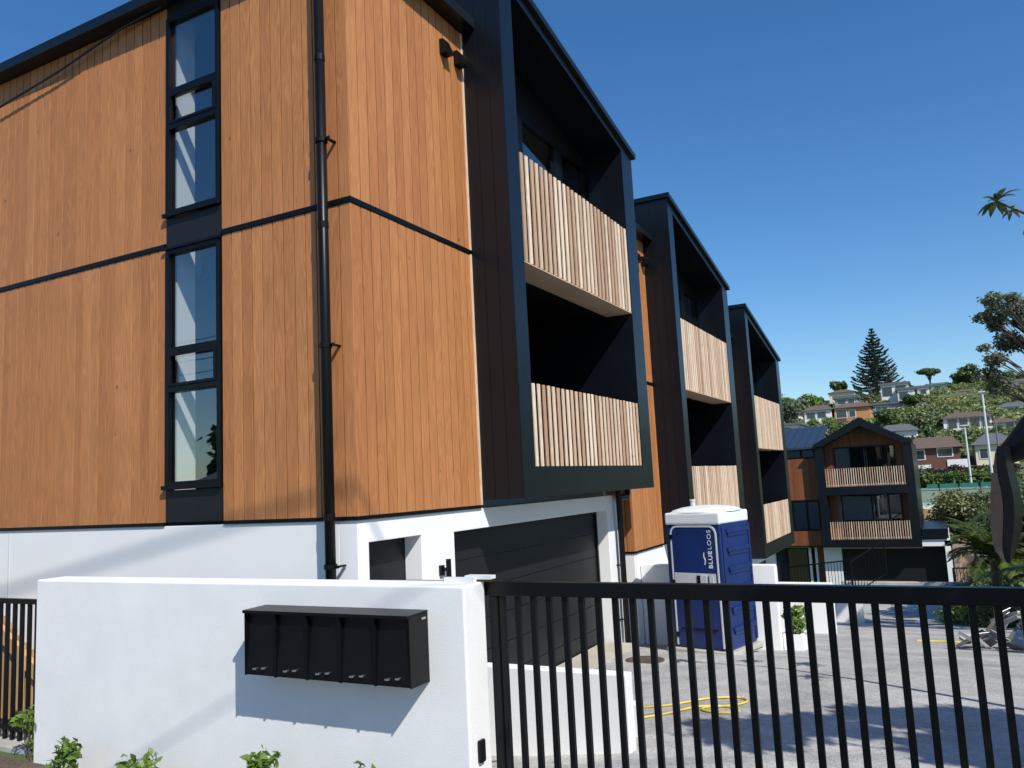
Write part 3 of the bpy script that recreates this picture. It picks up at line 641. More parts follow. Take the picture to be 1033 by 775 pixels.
# ------------------------------------------------------------------ gabled end house
def end_house():
    Y=43.; h=thing('gabled_house','black gabled house with two slatted balconies at the end of the drive','house',(-3.3,Y,-6.1),group=None)
    xl,xr,zp,xe,zel,zer,zb=-5.53,-1.15,2.42,-3.34,1.10,1.05,-3.86
    t=.38
    # frame ring
    m=MB(); ya,yb=Y,Y+1.6
    m.prismY(ya,yb,[(xl,zb),(xl+t,zb),(xl+t,zel),(xl,zel)])
    m.prismY(ya,yb,[(xr-t,zb),(xr,zb),(xr,zer),(xr-t,zer)])
    m.prismY(ya,yb,[(xl+t,zb),(xr-t,zb),(xr-t,-3.5),(xl+t,-3.5)])
    m.prismY(ya,yb,[(xl+t,-1.33),(xr-t,-1.33),(xr-t,-.93),(xl+t,-.93)])
    m.prismY(ya-.1,yb,[(xl-.06,zel),(xl+t,zel+.0),(xe,zp-.42),(xe,zp),(xl-.06,zel+.08)])
    m.prismY(ya-.1,yb,[(xe,zp-.42),(xr-t,zer),(xr+.06,zer),(xr+.06,zer+.08),(xe,zp)])
    bf=part(m,'box_frame','frame',h)
    r=MB(); r.prismY(yb,Y+9,[(xl,zel),(xr,zer),(xe,zp-.05)]); r.box(xl,xr,yb+.02,Y+9,-6.2,1.0); part(r,'main_volume','frame',h)
    # lining
    w=MB()
    x=xl+t
    while x<xr-t-.001:
        b_=min(x+.14,xr-t); 
        f=lambda q:(zel+(q-xl)*(zp-zel)/(xe-xl) if q<xe else zer+(xr-q)*(zp-zer)/(xr-xe))-.2
        if x<-4.75 or x>-1.95+.0: w.box(x,b_-.006,Y+.95,Y+.98,-.93,f(x+.07)); w.box(x,b_-.006,Y+.95,Y+.98,-3.5,-1.33)
        else: w.box(x,b_-.006,Y+.95,Y+.98,1.03,f(x+.07))
        x+=.14
    part(w,'gable_lining','darkwood',h)
    def win(x0,x1,z0,z1,y,ms,name='window_frame'):
        f=MB(); f.box(x0,x1,y,y+.06,z1-.06,z1); f.box(x0,x1,y,y+.06,z0,z0+.06); e=[x0]+ms+[x1]
        for k,q in enumerate(e):
            a,b=(q,q+.06) if k==0 else ((q-.06,q) if k==len(e)-1 else (q-.03,q+.03)); f.box(a,b,y,y+.06,z0+.061,z1-.061)
        fo=part(f,name,'black',h)
        for a,b in zip(e[:-1],e[1:]):
            g=MB(); g.box(a+.06,b-.06,y+.025,y+.04,z0+.061,z1-.061); part(g,'pane','glassd',fo)
    win(-4.74,-1.93,-.9,1.02,Y+.92,[-3.28]); win(-4.6,-1.86,-3.45,-1.36,Y+.92,[-3.2,-2.45])
    rm=MB(); rm.box(xl+.4,xr-.4,Y+1.5,Y+1.58,-3.5,.98); part(rm,'room_wall','room',h)
    for (za,zb_) in ((-.93,-.03),(-3.49,-2.63)):
        s=MB(); n=34; a=xl+t; span=xr-xl-2*t
        for k in range(n): s.box(a+(k+.3)*span/n,a+(k+.66)*span/n,Y+.03,Y+.06,za,zb_)
        s.box(a,a+span,Y+.061,Y+.10,za+.05,za+.10); part(s,'batten_screen','batten',h)
        rl=MB(); rl.box(a,a+span,Y+.061,Y+.10,zb_-.10,zb_-.05); part(rl,'screen_rail','matt',h)
    # ground floor
    w=MB(); w.box(xl-.1,-4.8,Y+.7,Y+.9,-6.3,-3.90); w.box(-.22,.02,Y+.3,Y+.9,-6.3,-3.6); w.box(xr,.02,Y+.3,Y+.9,-3.86,-3.55); w.box(-4.8,xr,Y+.72,Y+.9,-3.98,-3.865)
    w.box(-.01,.02,Y+.9,Y+8,-6.3,-3.55); w.box(-6.10,-5.98,Y+1.0,Y+1.2,-6.3,-3.9); w.box(-6.40,-6.28,Y+1.0,Y+1.2,-6.3,-3.9)
    part(w,'base_wall','whiteflat',h)
    g=MB(); g.box(-4.8,-.22,Y+.92,Y+.96,-6.3,-3.92); part(g,'garage_door','garage',h)
    g=MB(); g.box(-4.8,xr,Y+.70,Y+.718,-3.96,-3.92); part(g,'timber_lintel','batten',h)
    # annexe left
    an=MB(); x=-7.4
    def bd(z0,z1):
        x=-8.2
        while x<xl-.01: b_=min(x+.14,xl); an.box(x,b_-.006,Y+.5,Y+.53,z0,z1); x+=.14
    bd(-1.52,.55); part(an,'annexe_cladding','cedar2',h); an=MB(); bd(-3.8,-3.08)
    x=-5.95
    an2=MB()
    while x<-5.5: an2.box(x,x+.134,Y+1.1,Y+1.13,-6.2,-3.9); x+=.14
    part(an,'annexe_cladding','cedar2',h)
    an=an2; part(an,'entry_cladding','cedar2',h)
    b=MB(); b.box(-8.2,xl,Y+.54,Y+8,-3.9,1.10); b.box(-8.2,-5.5,Y+1.6,Y+1.7,-6.3,-3.9); part(b,'annexe_wall','dark',h)
    win(-8.0,-5.6,.58,1.02,Y+.5,[-6.25]); win(-6.9,-5.6,-3.05,-1.58,Y+.5,[-6.2]); win(-8.1,-6.95,-3.05,-1.58,Y+.5,[])
    win(-7.5,-6.45,-6.1,-3.95,Y+1.2,[]); win(-6.0,-5.95,-6,-4,Y+1.2,[]) if False else None
    r=MB(); v=[(-9,Y+.3,1.12),(xl+.2,Y+.3,1.12),(xl+.2,Y+5,2.35),(-9,Y+5,2.35),(-9,Y+.3,1.02),(xl+.2,Y+.3,1.02),(xl+.2,Y+5,2.25),(-9,Y+5,2.25)]
    r.add(v,[(0,1,2,3),(7,6,5,4),(0,4,5,1),(1,5,6,2),(2,6,7,3),(3,7,4,0)])
    for k in range(9):
        x=-9+k*.42; r.add([(x,Y+.3,1.121),(x+.03,Y+.3,1.121),(x+.03,Y+5,2.351),(x,Y+5,2.351),(x,Y+.3,1.17),(x+.03,Y+.3,1.17),(x+.03,Y+5,2.40),(x,Y+5,2.40)],[(0,1,5,4),(1,2,6,5),(2,3,7,6),(3,0,4,7),(4,5,6,7)])
    part(r,'annexe_roof','blueroof',h)
    # side garage parapet on the right
    p=MB(); p.box(xr+.03,-.05,Y+.2,Y+6,-3.5,-3.05); part(p,'parapet','frame',h)
M['cedar2']=M['darkwood']
M['blueroof']=mat('blue grey standing seam roof',(.03,.045,.075),rough=.4,metal=.2,var=.1)
end_house()
# ------------------------------------------------------------------ hillside houses
M['h_white']=mat('white house wall',(.78,.77,.74),rough=.8,var=.05)
M['h_cream']=mat('cream house wall',(.72,.64,.47),rough=.8,var=.05)
M['h_brick']=mat('orange brick',(.50,.23,.10),rough=.85,var=.12,vscale=4)
M['h_brown']=mat('brown weatherboard',(.14,.06,.045),rough=.8,var=.12)
M['h_mint']=mat('pale green house wall',(.50,.66,.55),rough=.8,var=.05)
M['h_grey']=mat('grey house wall',(.30,.31,.32),rough=.8,var=.08)
M['r_brown']=mat('brown tile roof',(.13,.085,.065),rough=.85,var=.18,vscale=3)
M['r_grey']=mat('grey iron roof',(.12,.125,.13),rough=.6,var=.12)
M['r_terra']=mat('terracotta roof',(.42,.17,.085),rough=.8,var=.12)
M['win']=mat('far window glass',(.03,.04,.05),rough=.08,spec=.8)
def hill_house(pl,pr,yr,ye,yb,Y,wall,roof,label,depth=9,hip=.18,wins=(),deck=False,name='hillside_house',balc=None,flat=False,extra=None):
    A=at(pl,ye,Y);B=at(pr,ye,Y); zt=at((pl+pr)/2,yr,Y).z; ze=(A.z+B.z)/2; zb=at((pl+pr)/2,yb,Y).z; x0,x1=A.x,B.x
    h=thing(name,label,'house',((x0+x1)/2,Y,zb),group='houses on the far hillside')
    m=MB(); m.box(x0,x1,Y,Y+depth,zb-5,ze); part(m,'wall',wall,h)
    m=MB(); o=.5
    if flat: m.box(x0-o,x1+o,Y-o,Y+depth,ze+.0,max(zt,ze+.2))
    else:
        hx=(x1-x0)*hip; rx0,rx1=x0+hx,x1-hx; yc=Y+depth/2
        v=[(x0-o,Y-o,ze),(x1+o,Y-o,ze),(x1+o,Y+depth+o,ze),(x0-o,Y+depth+o,ze),(rx0,yc,zt),(rx1,yc,zt)]
        m.add(v,[(0,1,5,4),(1,2,5),(2,3,4,5),(3,0,4),(3,2,1,0)])
    part(m,'roof',roof,h)
    W=x1-x0;H=ze-zb
    for (u0,u1,v0,v1) in wins:
        f=MB(); a,b=x0+W*u0,x0+W*u1; c,d=zb+H*v0,zb+H*v1
        f.box(a-.08,b+.08,Y-.06,Y-.01,c-.08,d+.08); wf=part(f,'window_frame','h_white' if wall!='h_white' else 'h_grey',h)
        g=MB(); n=max(1,int((b-a)/1.2))
        for k in range(n): g.box(a+(b-a)*k/n+.04,a+(b-a)*(k+1)/n-.04,Y-.08,Y-.061,c+.03,d-.03)
        part(g,'pane','win',wf)
    if balc:
        u0,u1,v0,v1,bm_=balc; f=MB(); f.box(x0+W*u0,x0+W*u1,Y-1.4,Y-1.3,zb+H*v0,zb+H*v1); f.box(x0+W*u0,x0+W*u1,Y-1.3,Y-.1,zb+H*v0,zb+H*v0+.2); part(f,'balcony',bm_,h)
    if extra: extra(h,x0,x1,ze,zb,Y)
    return h
W2=((.05,.3,.35,.85),(.6,.9,.35,.85))
hill_house(917,968,440,452,472,112,'h_brown','r_brown','brown weatherboard house with a broad brown tiled roof',9,.12,((.08,.30,.45,.92),(.56,.85,.55,.95)),balc=None,
  extra=lambda h,x0,x1,ze,zb,Y:part(MB().box(x0+.3,x0+2.2,Y-.12,Y-.02,zb-1.5,zb+.4).box(x0+4.0,x0+6.3,Y-.12,Y-.02,zb-1.2,zb+.9),'white_base','h_white',h))
hill_house(951,1000,414,421,434,150,'h_white','r_brown','white house with brown hip roof behind the light poles',10,.25,((.1,.28,.2,.9),(.34,.5,.2,.9),(.56,.75,.2,.9),(.8,.95,.2,.9)),balc=(.02,1.0,-.25,.15,'h_white'))
hill_house(886,925,427,435,441,142,'h_white','r_grey','white house with a low dark grey roof just above the gable',9,.2,((.1,.45,.3,.9),))
hill_house(841,877,405,411,425,178,'h_brick','r_brown','orange brick house with a brown roof',9,.2,((.05,.35,.3,.9),(.42,.6,.3,.8)),balc=(.0,.35,-.15,.25,'h_brown'))
hill_house(811,838,408,414,425,177,'h_white','r_brown','white weatherboard wing left of the brick house',8,.2,((.1,.4,.3,.8),(.5,.8,.3,.8)))
hill_house(842,864,399,402,409,215,'h_grey','r_grey','small grey house with a flat roof above the brick house',7,.1,((.1,.5,.2,.9),(.6,.9,.2,.9)),flat=True)
hill_house(836,862,392,396,403,250,'h_cream','r_brown','cream house with a shallow gable near the ridge top',8,.35,())
hill_house(888,916,386,388,404,222,'h_white','r_grey','white modern house with large windows right of the pine',8,.1,((.05,.4,.3,.85),(.55,.9,.45,.9)),flat=True)
hill_house(905,922,391,393,405,218,'h_white','r_grey','white square wing of the modern house',6,.1,((.1,.6,.2,.8),),flat=True)
hill_house(925,937,389,391,402,222,'h_white','r_grey','narrow white block right of the modern house',6,.1,((.25,.75,.4,.8),),flat=True)
hill_house(880,932,405,407,417,206,'h_grey','r_grey','long grey lower storey building under the modern house',6,.1,((.05,.3,.3,.8),(.6,.7,.2,.9),(.85,.97,.2,.9)),flat=True,
  extra=lambda h,x0,x1,ze,zb,Y:part(MB().box(x0+9,x0+11,Y-.12,Y-.02,zb,ze-.3),'white_panel','h_white',h))
hill_house(938,958,385,388,394,262,'h_mint','r_grey','mint green house near the ridge under the umbrella tree',7,.1,((.2,.5,.3,.8),))
hill_house(946,980,399,403,408,220,'h_grey','r_grey','long low grey roofed house left of the tall light pole',8,.1,((.5,.7,.2,.8),))
hill_house(983,1026,436,448,468,113,'h_cream','r_grey','cream house with grey gabled roof at the right below the tree',9,.3,((.1,.3,.3,.8),(.6,.8,.3,.8)))
hill_house(1008,1048,404,410,420,175,'h_white','r_grey','white house half hidden by the right hand tree',9,.2,((.1,.3,.3,.8),(.5,.8,.3,.8)))
hill_house(984,1012,388,391,398,245,'h_white','r_grey','pale house near the ridge behind the right hand branches',8,.2,((.2,.5,.3,.8),))
hill_house(1020,1060,380,384,392,240,'h_white','r_brown','pale ridge house at the far right edge',8,.2,((.2,.5,.3,.8),))
hill_house(789,805,427,429,438,118,'h_white','r_grey','low white flat roofed building above the terracotta roof',8,.1,((.1,.45,.2,.7),),flat=True)
hill_house(770,822,431,438,445,78,'h_cream','r_terra','building under a long terracotta roof behind the annexe',6,.02,())
hill_house(868,884,413,416,423,190,'h_white','r_grey','small white house between the brick house and the modern house',6,.1,((.1,.45,.3,.8),(.6,.9,.3,.8)))
hill_house(962,984,392,395,401,235,'h_cream','r_brown','cream house below the ridge right of the mint house',7,.2,((.1,.4,.3,.8),(.6,.9,.3,.8)))
hill_house(968,992,405,408,413,200,'h_white','r_grey','white house left of the tall light pole, mid slope',7,.2,((.1,.4,.3,.8),(.6,.9,.3,.8)))
hill_house(1002,1024,421,426,434,150,'h_white','r_brown','white house with brown roof under the right hand tree',7,.2,((.1,.4,.3,.8),(.6,.9,.3,.8)))
hill_house(822,834,414,417,424,200,'h_cream','r_terra','little cream house with terracotta roof at the left of the slope',6,.15,((.2,.6,.3,.8),)) if False else None
hill_house(792,806,415,418,424,205,'h_white','r_brown','tiny white house at the left foot of the ridge',6,.2,((.2,.6,.3,.8),))
# ------------------------------------------------------------------ hillside trees
def crown_mesh(name,m,kind,seed,leaf=.34,n=1500):
    rg=random.Random(seed); bl=[]
    if kind=='round':
        for k in range(9): a=rg.uniform(0,6.28); r_=rg.uniform(.5,1.5); bl.append((r_*math.cos(a),r_*math.sin(a),rg.uniform(1.4,3.6),rg.uniform(.8,1.4),rg.uniform(.8,1.4),rg.uniform(.6,1.0)))
    if kind=='tall':
        for k in range(10): z=rg.uniform(1.3,6.2); a=rg.uniform(0,6.28); r_=rg.uniform(.2,.9)*(1.1-z/9); bl.append((r_*math.cos(a),r_*math.sin(a),z,.9,.9,.8))
    if kind=='umbrella':
        for k in range(9): a=rg.uniform(0,6.28); r_=rg.uniform(.3,3.4); bl.append((r_*math.cos(a),r_*math.sin(a),4.6+rg.uniform(-.3,.5)-r_*.12,1.2,1.2,.55))
    if kind=='low':
        for k in range(10): bl.append((rg.uniform(-2.4,2.4),rg.uniform(-1.2,1.2),rg.uniform(.5,1.3),rg.uniform(.7,1.1),rg.uniform(.7,1.1),.7))
    v,r=leaf_arrays(bl,n,leaf,seed,shell=.5); return leaf_mesh(name,v,r,m)
TRUNK={}
def trunk_mesh(h,r):
    m=MB(); m.tube([(0,0,-1.5),(.05,0,h*.4),(.0,.05,h)],[r,r*.8,r*.5],7)
    for k in range(4):
        a=k*1.6+.4; m.tube([(0,0,h*.45),(math.cos(a)*.5,math.sin(a)*.5,h*.75),(math.cos(a)*1.0,math.sin(a)*1.0,h*1.1)],[r*.5,r*.35,r*.15],5)
    o=m.build('trunk','bark'); me=o.data; bpy.data.objects.remove(o); return me
kinds=[('round','leafA'),('round','leafB'),('round','leafC'),('round','leafD'),('tall','leafB'),('low','leafA'),('low','leafC'),('low','leafB')]
CM=[crown_mesh('crown',m,k,100+i) for i,(k,m) in enumerate(kinds)]
TM={'round':trunk_mesh(2.6,.2),'tall':trunk_mesh(4,.2),'low':trunk_mesh(.9,.12),'umbrella':trunk_mesh(4.2,.28)}
tl={0:'bright green round tree among the hillside houses',1:'dark green round tree among the hillside houses',2:'olive green round tree among the hillside houses',3:'grey green round tree among the hillside houses',4:'tall dark tree among the hillside houses',5:'low bright green bushes on the hillside',6:'low olive bushes on the hillside',7:'low dark bushes on the hillside'}
protos={}
def hill_tree(i,x,y,s,rz,sink=.3,label=None,grp=None):
    t=thing('hillside_tree',label or tl[i],'tree',(x,y,gz(x,y)-sink),rz,grp or tl[i].replace(' among',' trees among') if False else ('group of '+tl[i] if not label else grp))
    t.scale=(s,s,s*random.uniform(.85,1.15)); obj('crown',CM[i],t); obj('trunk',TM[kinds[i][0]],t); return t
rg=random.Random(11)
# forbidden view boxes = house fronts (in x/y ratio and z/y ratio) so trees leave them visible
HB=[]
for o in C.objects:
    if o.name.startswith('hillside_house') and o.type=='EMPTY':
        w=[c for c in o.children if c.name.startswith('wall')][0]; xs=[v.co.x for v in w.data.vertices]; zs=[v.co.z for v in w.data.vertices]
        HB.append((min(xs),max(xs),o.location.y,o.location.z,max(zs)))
cnt=0; tries=0
while cnt<250 and tries<14000:
    tries+=1
    y=rg.choice([rg.uniform(118,180),rg.uniform(150,300),rg.uniform(200,310)]); rat=rg.uniform(-.235,.115); x=rat*y
    s=rg.uniform(.65,1.35)*(1 if y<240 else .72); z=gz(x,y); i=rg.choice([0,0,1,1,2,2,3,4,5,5,6,6,7,7])
    if kinds[i][0]=='low': hgt=2.0*s; wd=3.2*s
    elif kinds[i][0]=='tall': hgt=6.8*s; wd=1.8*s
    else: hgt=4.3*s; wd=2.5*s
    ok=True
    for (hx0,hx1,hy,hz,ht) in HB:
        if hy-1<y<hy+9 and hx0-wd*.8<x<hx1+wd*.8: ok=False;break
        if y<hy:    # in front: must not hide the wall
            k=hy/y
            if (x+wd*.7)*k>hx0 and (x-wd*.7)*k<hx1 and (z+hgt)*k>hz+.45*(ht-hz): ok=False;break
        else:
            pass
    if not ok: continue
    hill_tree(i,x,y,s,rg.uniform(0,6.28)); cnt+=1
# low cover everywhere on the hill (one mass)
v=[];r=[]
rgn=np.random.default_rng(3); bl=[]
for k in range(2300):
    y=rgn.uniform(112,315); x=rgn.uniform(-.25,.13)*y
    ok=True
    for (hx0,hx1,hy,hz,ht) in HB:
        if hx0-1.5<x<hx1+1.5 and hy-1.5<y<hy+10: ok=False;break
        if y<hy and hy-y<25:
            kk=hy/y
            if x*kk>hx0-1 and x*kk<hx1+1 and (gz(x,y)+1.3)*kk>hz+.5*(ht-hz): ok=None;break
    if ok is None: bl.append((x,y,gz(x,y)+.05,rgn.uniform(1.2,2.6),rgn.uniform(1.2,2.6),.35))
    if ok: bl.append((x,y,gz(x,y)+.3,rgn.uniform(1.2,2.6),rgn.uniform(1.2,2.6),rgn.uniform(.6,1.3)))
v,r=leaf_arrays(bl,150000,.36,9,shell=.6)
tag(obj('hillside_scrub',leaf_mesh('hillside_scrub',v,r,'leafH')),'mixed green scrub covering the slope between the houses','scrub',kind='stuff')
# special trees
def spec_tree(kind,m,seed,px,py_base,Y,height_px,label,name,n=2500,leaf=.3,z=None,base_h=1):
    p=at(px,py_base,Y); t=thing(name,label,'tree',(p.x,p.y,p.z))
    me=crown_mesh('crown',m,kind,seed,leaf,n); top=max(vv.co.z for vv in me.vertices); sc=(height_px*Y/830)/top
    t.scale=(sc,sc,sc); obj('crown',me,t); obj('trunk',TM[kind],t); return t
spec_tree('umbrella','leafB',31,939,393,265,21,'flat topped umbrella shaped tree on the ridge','umbrella_tree',n=3000)
spec_tree('round','leafB',32,976,393,262,24,'large dark rounded tree on the ridge right of the mint house','ridge_tree',n=3500,leaf=.24)
spec_tree('round','leafB',33,848,402,262,18,'dark tree on the ridge left of the pine','ridge_tree',n=2500)
spec_tree('low','leafE',34,954,414,205,11,'yellow flowering bush above the white house','flowering_bush',n=2500)
spec_tree('round','leafB',35,925,417,205,20,'dark palm like tree by the modern house','hillside_tree',n=1800)
spec_tree('round','leafA',36,838,436,110,16,'bright lime green round bush beside the gable roof','lime_bush',n=2600,leaf=.22)
spec_tree('round','leafD',37,795,436,140,34,'grey green tree left of the hillside houses','grey_tree',n=3000)
spec_tree('low','leafC',38,862,448,110,14,'dark bushes behind the gable roof','roadside_bush',n=2000)
spec_tree('round','leafB',39,900,438,158,24,'broad dark green tree above the gable','hillside_tree',n=3000)
spec_tree('round','leafA',40,930,440,160,26,'broad bright green tree right of the gable','hillside_tree',n=3000)
# Norfolk pine: tiered whorls
def norfolk():
    b=at(885.5,396,262); top=at(880,332,262); H=top.z-b.z
    t=thing('norfolk_pine','tall tiered pine standing on the ridge against the sky','tree',(b.x,b.y,b.z-2))
    m=MB(); m.tube([(0,0,-3),(0,0,H*.5),(0,0,H+2)],[.45,.3,.05],8); m.build('trunk','bark',t)
    rg=np.random.default_rng(8); V=[];Rr=[]
    nt_=21
    for k in range(nt_):
        u=k/(nt_-1); z=2+H*(.06+.93*u); L=(H*.40)*(1-u)**.85+.35
        nb=7 if u<.8 else 5
        for j in range(nb):
            a=2*math.pi*(j+rg.random()*.5)/nb+k*.5; l=L*(.78+.3*rg.random()); dip=-.10*l
            n=int(34+l*24)
            s_=rg.random(n)**.75; 
            cx=np.cos(a)*l*s_; cy=np.sin(a)*l*s_; cz=z+dip*np.sin(s_*2.2)+.24*l*(s_**3)
            side=rg.normal(size=n)*(.06+.14*l*(s_*(1-s_)*2+.15)); 
            c=np.stack([cx-np.sin(a)*side,cy+np.cos(a)*side,cz+rg.normal(size=n)*.10],1)
            d=np.stack([np.cos(a)+rg.normal(size=n)*.5,np.sin(a)+rg.normal(size=n)*.5,.25+rg.normal(size=n)*.2],1); d/=np.linalg.norm(d,axis=1)[:,None]
            q=np.cross(d,np.array([0,0,1.])+rg.normal(size=(n,3))*.3); q/=np.linalg.norm(q,axis=1)[:,None]; sz=(.30+.25*rg.random(n))[:,None]
            V.append(np.stack([c-d*sz,c+q*sz*.33,c+d*sz,c-q*sz*.33],1).reshape(-1,3)); Rr.append(rg.random(n))
    obj('crown',leaf_mesh('crown',np.concatenate(V),np.concatenate(Rr),'pine'),t)
norfolk()
# ------------------------------------------------------------------ mid ground: hedges, court, light poles
def hedge(name,m,x0,x1,y0,y1,h,label,n,leaf,seed,cat='hedge'):
    rg=random.Random(seed); L=x1-x0; k=max(4,int(L/.9)); bl=[]
    for i in range(k*2):
        x=x0+L*(i+.5)/(2*k); y=rg.uniform(y0,y1); bl.append((x,y,gz(x,y)+h*rg.uniform(.35,.7),.9,.8,h*.45))
    v,r=leaf_arrays(bl,n,leaf,seed,shell=.5); me=leaf_mesh(name,v,r,m); return tag(obj(name,me),label,cat)
hedge('purple_hedge','leafF',-3,7,104,105.5,1.5,'purple brown hedge below the brown house',9000,.2,21)
for (xx,yy,hh,mm,ll,sd) in ((-3.2,97,2.3,'leafB','dark green bush by the end house roof line',22),(-.5,97,2.3,'leafG','light green bush in front of the purple hedge, left',23),(2.2,96,2.2,'leafG','light green bush between the light poles',24),(5,96,2.3,'leafA','green bush right of the tall light pole',25)):
    hedge('bush',mm,xx-1.4,xx+1.4,yy,yy+1.5,hh,ll,3500,.2,sd,'bush')
def pole(px0,py0,px1,py1,Y,rad,m,label,name,cat,cross=False):
    a=at(px0,py0,Y); z=gz(a.x,Y); t=thing(name,label,cat,(a.x,Y,z)); p=MB(); p.tube([(0,0,-.3),(0,0,a.z-z)],[rad,rad*.7],10); p.build('pole',m,t)
    if cross:
        c=MB(); c.box(-.9,.9,-.06,.06,a.z-z-.5,a.z-z-.38); c.build('cross_arm',m,t)
    else:
        c=MB(); c.box(-.35,.35,-.15,.15,a.z-z,a.z-z+.14); c.build('lamp_head','grey',t)
M['pole']=mat('pale galvanised pole',(.55,.58,.60),rough=.5,var=.06)
M['polew']=mat('weathered timber pole',(.17,.15,.13),rough=.9,var=.2)
pole(973,430,984,500,93,.12,'pole','shorter pale floodlight pole beside the court','floodlight_pole','light pole')
pole(990.6,396,999,462,95,.14,'pole','taller pale floodlight pole beside the court','floodlight_pole','light pole')
pole(1004,425,1008,462,110,.13,'polew','timber power pole near the cream house','power_pole','power pole',True)
pole(813,399,813,410,270,.15,'polew','tiny power pole on the ridge left of the houses','power_pole','power pole',True)
pole(789,397,789,410,270,.15,'polew','tiny mast at the left end of the ridge','power_pole','power pole',True)
M['courtnet']=mat('grey green windbreak',(.22,.28,.24),rough=.9,var=.1)
M['teal']=mat('teal windbreak band',(.02,.16,.13),rough=.8,var=.1)
M['courtfloor']=mat('pale green court surface',(.25,.33,.22),rough=.9,var=.08)
def court():
    t=thing('court_fence','tall green wire court fence with a teal band','fence',(0,75,gz(0,75)))
    m=MB()
    for k in range(9):
        x=-3.2+k*1.45; m.tube([(x,75,-4.4),(x,75,-1.2)],.04,6)
    m.tube([(-3.2,75,-1.2),(8.4,75,-1.25)],.035,6); m.tube([(-3.2,75,-2.2),(8.4,75,-2.25)],.025,6); part(m,'fence_frame','black',t)
    m=MB(); m.box(-1.2,8.4,75.04,75.06,-2.05,-1.70); part(m,'teal_band','teal',t)
    m=MB(); m.box(-3.2,8.4,88,88.05,gz(0,88),-2.35); tag(m.build('windbreak','courtnet'),'grey green windbreak screen at the back of the court','screen')
    m=MB(); m.box(-5,9,75.5,87.9,-4.0,-3.72); tag(m.build('court_surface','courtfloor'),kind='structure')
    m=MB(); m.box(-1.9,.2,74,74.3,-4.3,-3.40); tag(m.build('court_kerb_wall','h_white'),'low pale wall in front of the court','wall')
court()
m=MB(); x=-2.4
while x<1.4: m.box(x,x+.145,60,60.03,-5.8,-2.95); x+=.15
tag(m.build('yard_fence','fencewood'),'sunlit yellow timber yard fence behind the gabled house','fence')
# dark shrub in front of it and bank of plants
def bush(name,m,loc,s,label,n,leaf,seed,kind='round',cat='bush'):
    t=thing(name,label,cat,loc); t.scale=(s,s,s); obj('crown',crown_mesh('crown',m,kind,seed,leaf,n),t); obj('trunk',TM[kind],t); return t
bush('dark_shrub','leafC',(1.1,52,gz(.9,52)+.55),.85,'brown green shrub in front of the timber yard fence',9000,.13,51)
bush('dark_shrub','leafB',(-.3,50,gz(-.3,50)-.1),.5,'dark shrub left of the brown green shrub',2000,.2,52)
bush('bank_bush','leafB',(3.3,48,gz(2,48)),.95,'large dark bush at the right edge behind the palm',9000,.13,53)
bush('bank_bush','leafC',(3.1,38,gz(2.6,38)-.5),.8,'mottled bush in shade right of the palm',9000,.09,54)
bush('bank_bush','leafB',(1.5,33,gz(1.5,33)-.3),.6,'dark low bush under the palm fronds',7000,.08,55,'low')
bush('bank_bush','leafA',(1.1,26.3,gz(1.1,26.3)-.2),.62,'bright low bush hiding the palm trunk',7000,.08,58,'low')
bush('bank_bush','leafB',(2.1,25,gz(2.1,25)-.3),.55,'dark low bush behind the tarpaulin',7000,.07,56,'low')
bush('bank_bush','leafB',(3.2,29,gz(3,29)-.3),1.0,'dark bush filling the right edge beside the drive',10000,.09,57)
M['brickf']=mat('weathered brick paving wall',(.30,.20,.15),rough=.9,var=.3,vscale=6)
m=MB(); m.box(.1,1.0,47,47.2,-6.1,-4.1); tag(m.build('brick_wall','brickf'),'short weathered brick wall right of the garage','wall')
# palms
def palm(loc,n,L,label,seed,hc=1.2,name='palm'):
    rg=random.Random(seed); t=thing(name,label,'palm',loc); V=[];Rr=[]
    st=MB(); st.tube([(0,0,-.3),(.05,0,hc)],[.16,.12],9); 
    for k in range(n):
        a=k*2.4+rg.random()*.4; el=rg.uniform(.25,1.25); l=L*rg.uniform(.75,1.1)
        pts=[]; p=Vector((0,0,hc)); d=Vector((math.cos(a)*math.cos(el),math.sin(a)*math.cos(el),math.sin(el)))
        S=14
        for s in range(S+1):
            pts.append(p.copy()); p=p+d*l/S; d=(d+Vector((0,0,-.115))).normalized()
        st.tube(pts,[.02*(1-i/(S+2)) for i in range(S+1)],4)
        for s in range(2,S+1):
          for sub in range(3):
            q=pts[s-1].lerp(pts[s],sub/3); dd=(pts[s]-pts[s-1]).normalized(); sd=dd.cross(Vector((0,0,1))); 
            if sd.length<1e-3: sd=Vector((1,0,0))
            sd.normalize(); ll=l*.30*math.sin(math.pi*min(.97,(s+sub/3)/S*.85+.1))
            for sg in (-1,1):
                e=q+(sd*sg*.8+dd*.6+Vector((0,0,-.25+.2*rg.random()))).normalized()*ll; w=dd*.028*(L/1.8)
                mid=q.lerp(e,.5)+Vector((0,0,.06*ll))
                V+= [q-w,mid+w*1.2,e,mid-w*1.2]; Rr.append(rg.random())
    obj('fronds',leaf_mesh('fronds',np.array([tuple(v) for v in V]),np.array(Rr),'palmleaf'),t)
    st.build('trunk','bark',t); return t
palm((1.05,27.5,gz(1.05,27.5)-.1),24,1.9,'broad leafy palm beside the drive at the right',3,1.9)
palm((2.6,24.5,gz(2.6,24.5)),16,2.0,'second palm at the right edge below the mirror',4,1.0)
palm((2.9,33,gz(2.9,33)),18,2.6,'taller palm further back at the right edge',5,2.6)
